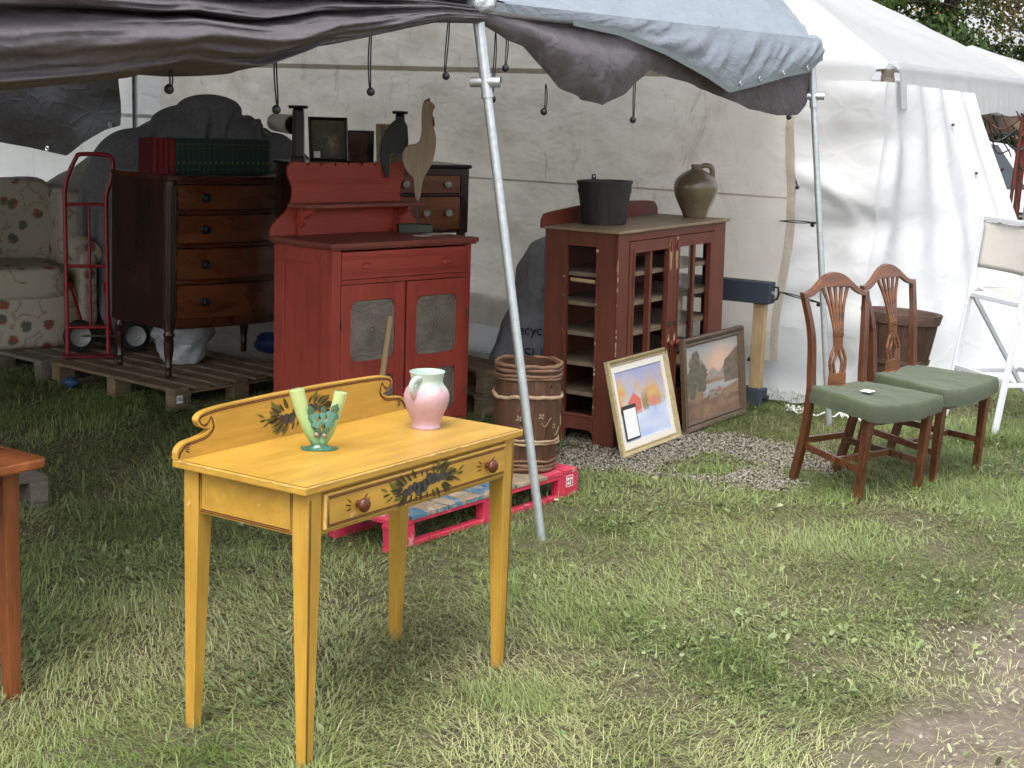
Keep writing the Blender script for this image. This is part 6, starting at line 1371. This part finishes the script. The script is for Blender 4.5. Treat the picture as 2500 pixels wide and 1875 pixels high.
EL = [((-2.52, 9.85, 1.18), (.30, .25, .34)), ((-2.20, 9.88, 1.22), (.34, .25, .43)), ((-1.85, 9.86, 1.20), (.34, .24, .40)), ((-1.60, 9.84, 1.15), (.22, .20, .36)), ((-2.02, 9.82, 1.66), (.20, .05, .09)), ((-2.36, 9.74, 1.42), (.03, .20, .10))]
def rotz(P, a): c, s_ = math.cos(a), math.sin(a); R_ = np.array([[c, -s_, 0], [s_, c, 0], [0, 0, 1]]); return P @ R_.T
clothmesh('blanket', drape(72, 60, 1.90, 1.50, lambda P: rotz(P*np.array([.74, .78, 1.6]), .35)+np.array([-2.18, 9.72, 1.80]), EL, .25, 110, 3, .95), M['blanket'], bl, (-2.05, 9.75, 1.2))
clothmesh('blanket', drape(50, 44, .95, .85, lambda P: rotz(P*np.array([.55, .6, 2.0]), -.4)+np.array([-2.02, 9.72, 1.92]), [(c_, tuple(k_*1.07 for k_ in r_)) for c_, r_ in EL], .25, 90, 9, .95), M['blanket'], bl, (-2.05, 9.75, 1.2))
clothmesh('blanket', drape(44, 40, .90, .80, lambda P: rotz(P*np.array([.6, .6, 2.0]), .9)+np.array([-1.62, 9.66, 1.78]), [(c_, tuple(k_*1.04 for k_ in r_)) for c_, r_ in EL], .25, 90, 14, .95), M['blanket'], bl, (-2.05, 9.75, 1.2))
rl_ = thing('carpet_roll', 'rolled cream carpet end poking out between the blankets and the pedestal', 'carpet roll', (-1.42, 9.50, 1.585), (0, 0, .1)); MB().tube([(0, 0, 0), (-.16, .75, .0)], .060, 24, caps=False).build('roll', M['linen'], rl_, smooth=60); MB().tube([(0, .0, 0), (-.16, .75, .0)], .048, 24, caps=False).build('inner_roll', M['drape'], rl_, smooth=60)
# clear bag, blue bag and rubbish under the chest
M['plastic'] = m_sheet('thin_white_plastic_bag', (.60,.63,.66), None, .25, 9, .3, .5, .8, bd=.02)
bg_ = thing('plastic_bag', 'crumpled white plastic bag under the mahogany chest', 'bag', (-2.02, 9.02, .137), (0, 0, .4))
def bagf(u, v):
    q = 2*PI*u; w_ = interp(v, [0, .1, .5, .85, 1], [.10, .12, .16, .19, .10]); r = w_*(1+.22*wn(2*math.cos(q), 2*math.sin(q), v*4)+.10*wn(6*math.cos(q), 6*math.sin(q), v*10)); return Vector((r*math.cos(q), r*.7*math.sin(q), .27*v))
MB().grid(bagf, 50, 30).build('bag', M['plastic'], bg_, smooth=180)
M['blue_plastic'] = m_sheet('blue_plastic', (.02,.05,.15), None, .1, 9, .35, .5, .8, bd=.02)
for (x, y, z, s, l_) in ((-1.56, 9.45, .135, .10, 'blue crumpled bag far under the chest'), (-2.62, 8.72, .01, .05, 'scrap of bright blue plastic under the pallet edge')):
    o = thing('blue_bag', l_, 'bag', (x, y, z)); MB().grid(lambda u, v: Vector((s*math.cos(2*PI*u)*math.sin(PI*v)*(1+.3*wn(u*6, v*6, s*40)), s*.8*math.sin(2*PI*u)*math.sin(PI*v)*(1+.3*wn(u*6, v*6, 3)), s*.7*(1-math.cos(PI*v)))), 24, 16).build('bag', M['blue_plastic'], o, smooth=180)

# ------------------------------------------------------------------ through the gap at right: parked car, rust poles, wires
M['carpaint'] = m_flat('pale_car_paint', (.55,.56,.56), .25, .5, 0, .05, 10, 0, Coat_Weight=.6); M['carglass'] = m_flat('dark_windscreen', (.02,.026,.03), .04, .7, 0, .1); M['chrome'] = m_flat('chrome_trim', (.6,.6,.6), .15, .5, 1.0)
car = thing('parked_car', 'pale parked car with dark windscreen glimpsed beyond the white tent curtain', 'car', (5.60, 17.2, 0), (0, 0, .10))
prof_c = [(0, .30), (.05, .62), (.25, .80), (1.15, .92), (1.95, 1.47), (3.2, 1.52), (4.1, 1.0), (4.3, .5), (4.2, .30)]
MB().prism([(y, z) for y, z in prof_c], -.86, .86, 'x').build('body', M['carpaint'], car, bevel=.08, seg=3, smooth=40)
MB().add([(-.72, 1.17, .955), (.72, 1.17, .955), (.62, 1.90, 1.46), (-.62, 1.90, 1.46)], [(0,1,2,3)]).build('windscreen', M['carglass'], car, solid=.012)
for k in range(4): MB().box(-.55, .55, -.012-.0*k, .04, .52+.055*k, .545+.055*k).build('grille_bar', M['chrome'], car)
MB().box(-.57, .57, .01, .045, .50, .74).build('grille_void', M['darktop'], car)
for s in (-1, 1):
    MB().box(min(s*.6, s*.84), max(s*.6, s*.84), .0, .06, .56, .74).build('headlight', M['chrome'], car, bevel=.02)
    for y in (.75, 3.45): MB().lathe([(.0001, -.1), (.33, -.1), (.34, 0), (.33, .1), (.0001, .1)], 24, M=Matrix.Translation((s*.78, y, .33)) @ Matrix.Rotation(PI/2, 4, 'Y')).build('wheel', M['black'], car, smooth=40)
M['rust'] = m_flat('rust_red_pole', (.10,.025,.018), .6, .4, .2, .3, 20, .2)
for i, (p, q, l_) in enumerate((((3.865, 12.0, 0), (3.95, 12.0, 1.75), 'thin rust red pole seen past the white curtain edge'), ((4.08, 12.4, 0), (4.12, 12.4, 1.9), 'rust brown post right of the thin red pole'))):
    tag(MB().tube([p, Vector(p).lerp(Vector(q), .5), q], .015 if i == 0 else .028, 10).build('rust_pole', M['rust'], smooth=60), l_, 'pole', 'rusty poles in the neighbouring booth')
wr_ = thing('festoon_wires', 'tangle of dark wires and dry branches hanging under the tent valance', 'wires', (3.9, 12.3, 1.7)); rw = random.Random(8)
for k in range(14):
    a_ = Vector((rw.uniform(-.35, .1), rw.uniform(-.4, .5), rw.uniform(.0, .16))); b_ = a_+Vector((rw.uniform(.1, .5), rw.uniform(-.2, .3), rw.uniform(-.5, .1))); mid = a_.lerp(b_, .5)+Vector((rw.uniform(-.1, .1), 0, rw.uniform(-.25, -.05)))
    MB().tube(smoothcurve([a_, mid, b_], 8), rw.uniform(.004, .012), 6).build('wire', M['rust'] if k % 3 == 0 else M['black'], wr_, smooth=60)
dr_ = thing('booth_drape', 'tan cloth drape hanging in the neighbouring booth under the tent valance', 'drape', (4.3, 13.6, 0)); M['tan_cloth'] = m_flat('tan_cloth', (.20,.155,.115), .85, .2, 0, .25, 8, .4)
MB().grid(lambda u, v: Vector((-.9+2.6*u, .10*wn(u*7, v*2, 91)+.5*u, 1.98-(.34+.10*wn(u*4, 1, 92))*v)), 60, 14).build('cloth', M['tan_cloth'], dr_, smooth=180)
M['rattan'] = m_flat('dry_brown_branches', (.10,.065,.045), .8, .2, 0, .3, 30, .3)
tw = thing('dry_branches', 'bundle of tall dry brown branches behind the bar chair', 'branches', (4.15, 11.9, 0))
for k in range(26):
    x, y = rw.uniform(-.12, .35), rw.uniform(-.15, .2); h_ = rw.uniform(1.0, 1.75); MB().tube(smoothcurve([Vector((x, y, 0)), Vector((x+rw.uniform(-.05, .05), y, h_*.5)), Vector((x+rw.uniform(-.12, .12), y+rw.uniform(-.1, .1), h_))], 5), [.010*(1-j/12) for j in range(11)], 5).build('branch', M['rattan'], tw, smooth=60)

# ------------------------------------------------------------------ trees behind the tents
def m_leafcol(name, a, b, c):
    t = NT(name); at = t.n('Attribute'); at.attribute_name = 'tone'; col = t.ramp(at.outputs['Fac'], [(0, a), (.5, b), (1, c)]); t.done(col, .6, None, .3)
    tr = t.n('BsdfTranslucent'); mx = t.n('MixShader'); mx.inputs[0].default_value = .3; t.l(col, tr.inputs[0]); t.l(t.b.outputs[0], mx.inputs[1]); t.l(tr.outputs[0], mx.inputs[2]); t.l(mx.outputs[0], t.out.inputs[0]); return t.mat
M['bark'] = m_wood('tree_bark', (.045,.038,.032), (.15,.13,.115), 'z', .5, .9, .2, .8, grain=12)
LM_ = {'ever': m_leafcol('evergreen_needles', (.024,.050,.014), (.055,.098,.026), (.115,.165,.045)), 'spring': m_leafcol('spring_leaves', (.07,.12,.024), (.14,.20,.04), (.26,.29,.075)), 'bud': m_leafcol('rusty_buds_and_leaves', (.045,.075,.020), (.085,.105,.030), (.21,.11,.045))}
def tree(label, base, h, trunk_r, crown_z0, crown_r, kind, nleaf, seed, leaf=.10):
    o = thing('tree', label, 'tree', base, group='trees behind the white tents'); rg = np.random.default_rng(seed); rp = random.Random(seed)
    P = [Vector((0.25*wn(z*.15, seed, 1)*z*.3, .25*wn(z*.15, seed, 2)*z*.3, z)) for z in np.linspace(-.1, h*.95, 12)]; MB().tube(P, [trunk_r*(1-.85*i/11) for i in range(12)], 12).build('trunk', M['bark'], o, smooth=60)
    cen = []; mb = MB()
    for k in range(34):
        z = crown_z0+(h-crown_z0)*(k/34)**1.1; q = rp.uniform(0, 2*PI); L = crown_r*(1.05-.75*(z-crown_z0)/(h-crown_z0))*rp.uniform(.6, 1.1); tp = interp(z, [-.1, h*.95], [0, 11]); b = P[min(11, int(tp))]; b = Vector((b.x, b.y, z))
        dr = Vector((math.cos(q), math.sin(q), rp.uniform(-.18, .35) if kind == 'ever' else rp.uniform(.1, .7))); pts = [b+dr*L*t+Vector((0, 0, -.25*L*t*t if kind == 'ever' else .05*L*t*t))+Vector((wn(t*3, k, seed), wn(t*3, k, seed+1), wn(t*3, k, 2)))*.18*L*t for t in np.linspace(0, 1, 7)]
        mb.tube(pts, [max(.008, trunk_r*.28*(1-.9*j/6)) for j in range(7)], 6)
        for t in (.35, .5, .65, .8, .95, 1.05): i = min(5, int(t*6)); p = pts[i].lerp(pts[min(6, i+1)], .5); cen.append((p, L*.20+.18)); 
        for s_ in range(3):
            t = rp.uniform(.3, .9); i = int(t*6); p = pts[i]; d2 = Vector((rp.uniform(-1, 1), rp.uniform(-1, 1), rp.uniform(-.3, .6)))*L*.35; mb.tube([p, p+d2*.5+Vector((0, 0, .03)), p+d2], [.014, .009, .004], 5); cen.append((p+d2*.8, L*.14+.14))
    mb.build('limbs', M['bark'], o, smooth=60)
    C = np.array([c for c, r in cen]); Rr = np.array([r for c, r in cen]); idx = rg.integers(0, len(C), nleaf); u = rg.normal(0, 1, (nleaf, 3)); u /= np.linalg.norm(u, axis=1)[:, None]; rad = rg.random(nleaf)**.45
    pos = C[idx]+u*(Rr[idx]*rad)[:, None]*np.array([1, 1, .55 if kind == 'ever' else .75]); a = rg.normal(0, 1, (nleaf, 3)); a /= np.linalg.norm(a, axis=1)[:, None]; b = np.cross(a, rg.normal(0, 1, (nleaf, 3))); b /= np.linalg.norm(b, axis=1)[:, None]
    if kind == 'ever': a[:, 2] -= .35
    s = leaf*(.5+.8*rg.random(nleaf))[:, None]; wv_ = .22 if kind == 'ever' else .42
    V = np.stack([pos-a*s*.5, pos+b*s*wv_, pos+a*s*.5, pos-b*s*wv_], 1); tone = np.clip(.45+.55*wnv(pos*.9+seed)+rg.normal(0, .16, nleaf), 0, 1)
    m = fastmesh('crown', V.reshape(-1, 3), 0, 0, np.arange(nleaf*4).reshape(-1, 4), np.zeros((0, 3), int), LM_[kind], np.repeat(tone, 4)); m.parent = o
def wnv(p): return (v1(p[:, 0]+p[:, 2]*.7, p[:, 1]+p[:, 2]*.6, 1.0)-.5)*1.4
tree('evergreen with thick grey trunk rising behind the white tent ridge', (8.55, 31.0, 0), 13, .22, 2.0, 3.6, 'ever', 42000, 3, .16)
tree('young tree with bright spring green leaves left of the thick trunk', (6.6, 34.0, 0), 9, .09, 2.6, 2.6, 'spring', 9000, 5, .12)
tree('tree with rusty brown buds leaning over the tent from the right', (10.6, 29.5, 0), 11, .14, 2.4, 3.2, 'bud', 26000, 8, .09)
tree('dark evergreen behind the small peaked tent', (12.6, 33.5, 0), 14, .24, 1.2, 4.0, 'ever', 40000, 12, .17)
tree('yellow-green tree low at the right edge', (11.9, 30.5, 0), 6.5, .08, 1.2, 2.4, 'spring', 16000, 15, .12)
tree('bare-branched tree with few rusty leaves at the tent ridge', (6.3, 33.0, 0), 11, .12, 2.4, 3.0, 'bud', 16000, 19, .12)
tree('tall dark evergreen far behind the young spring tree', (5.2, 40.0, 0), 15, .26, 1.0, 4.4, 'ever', 36000, 23, .2)
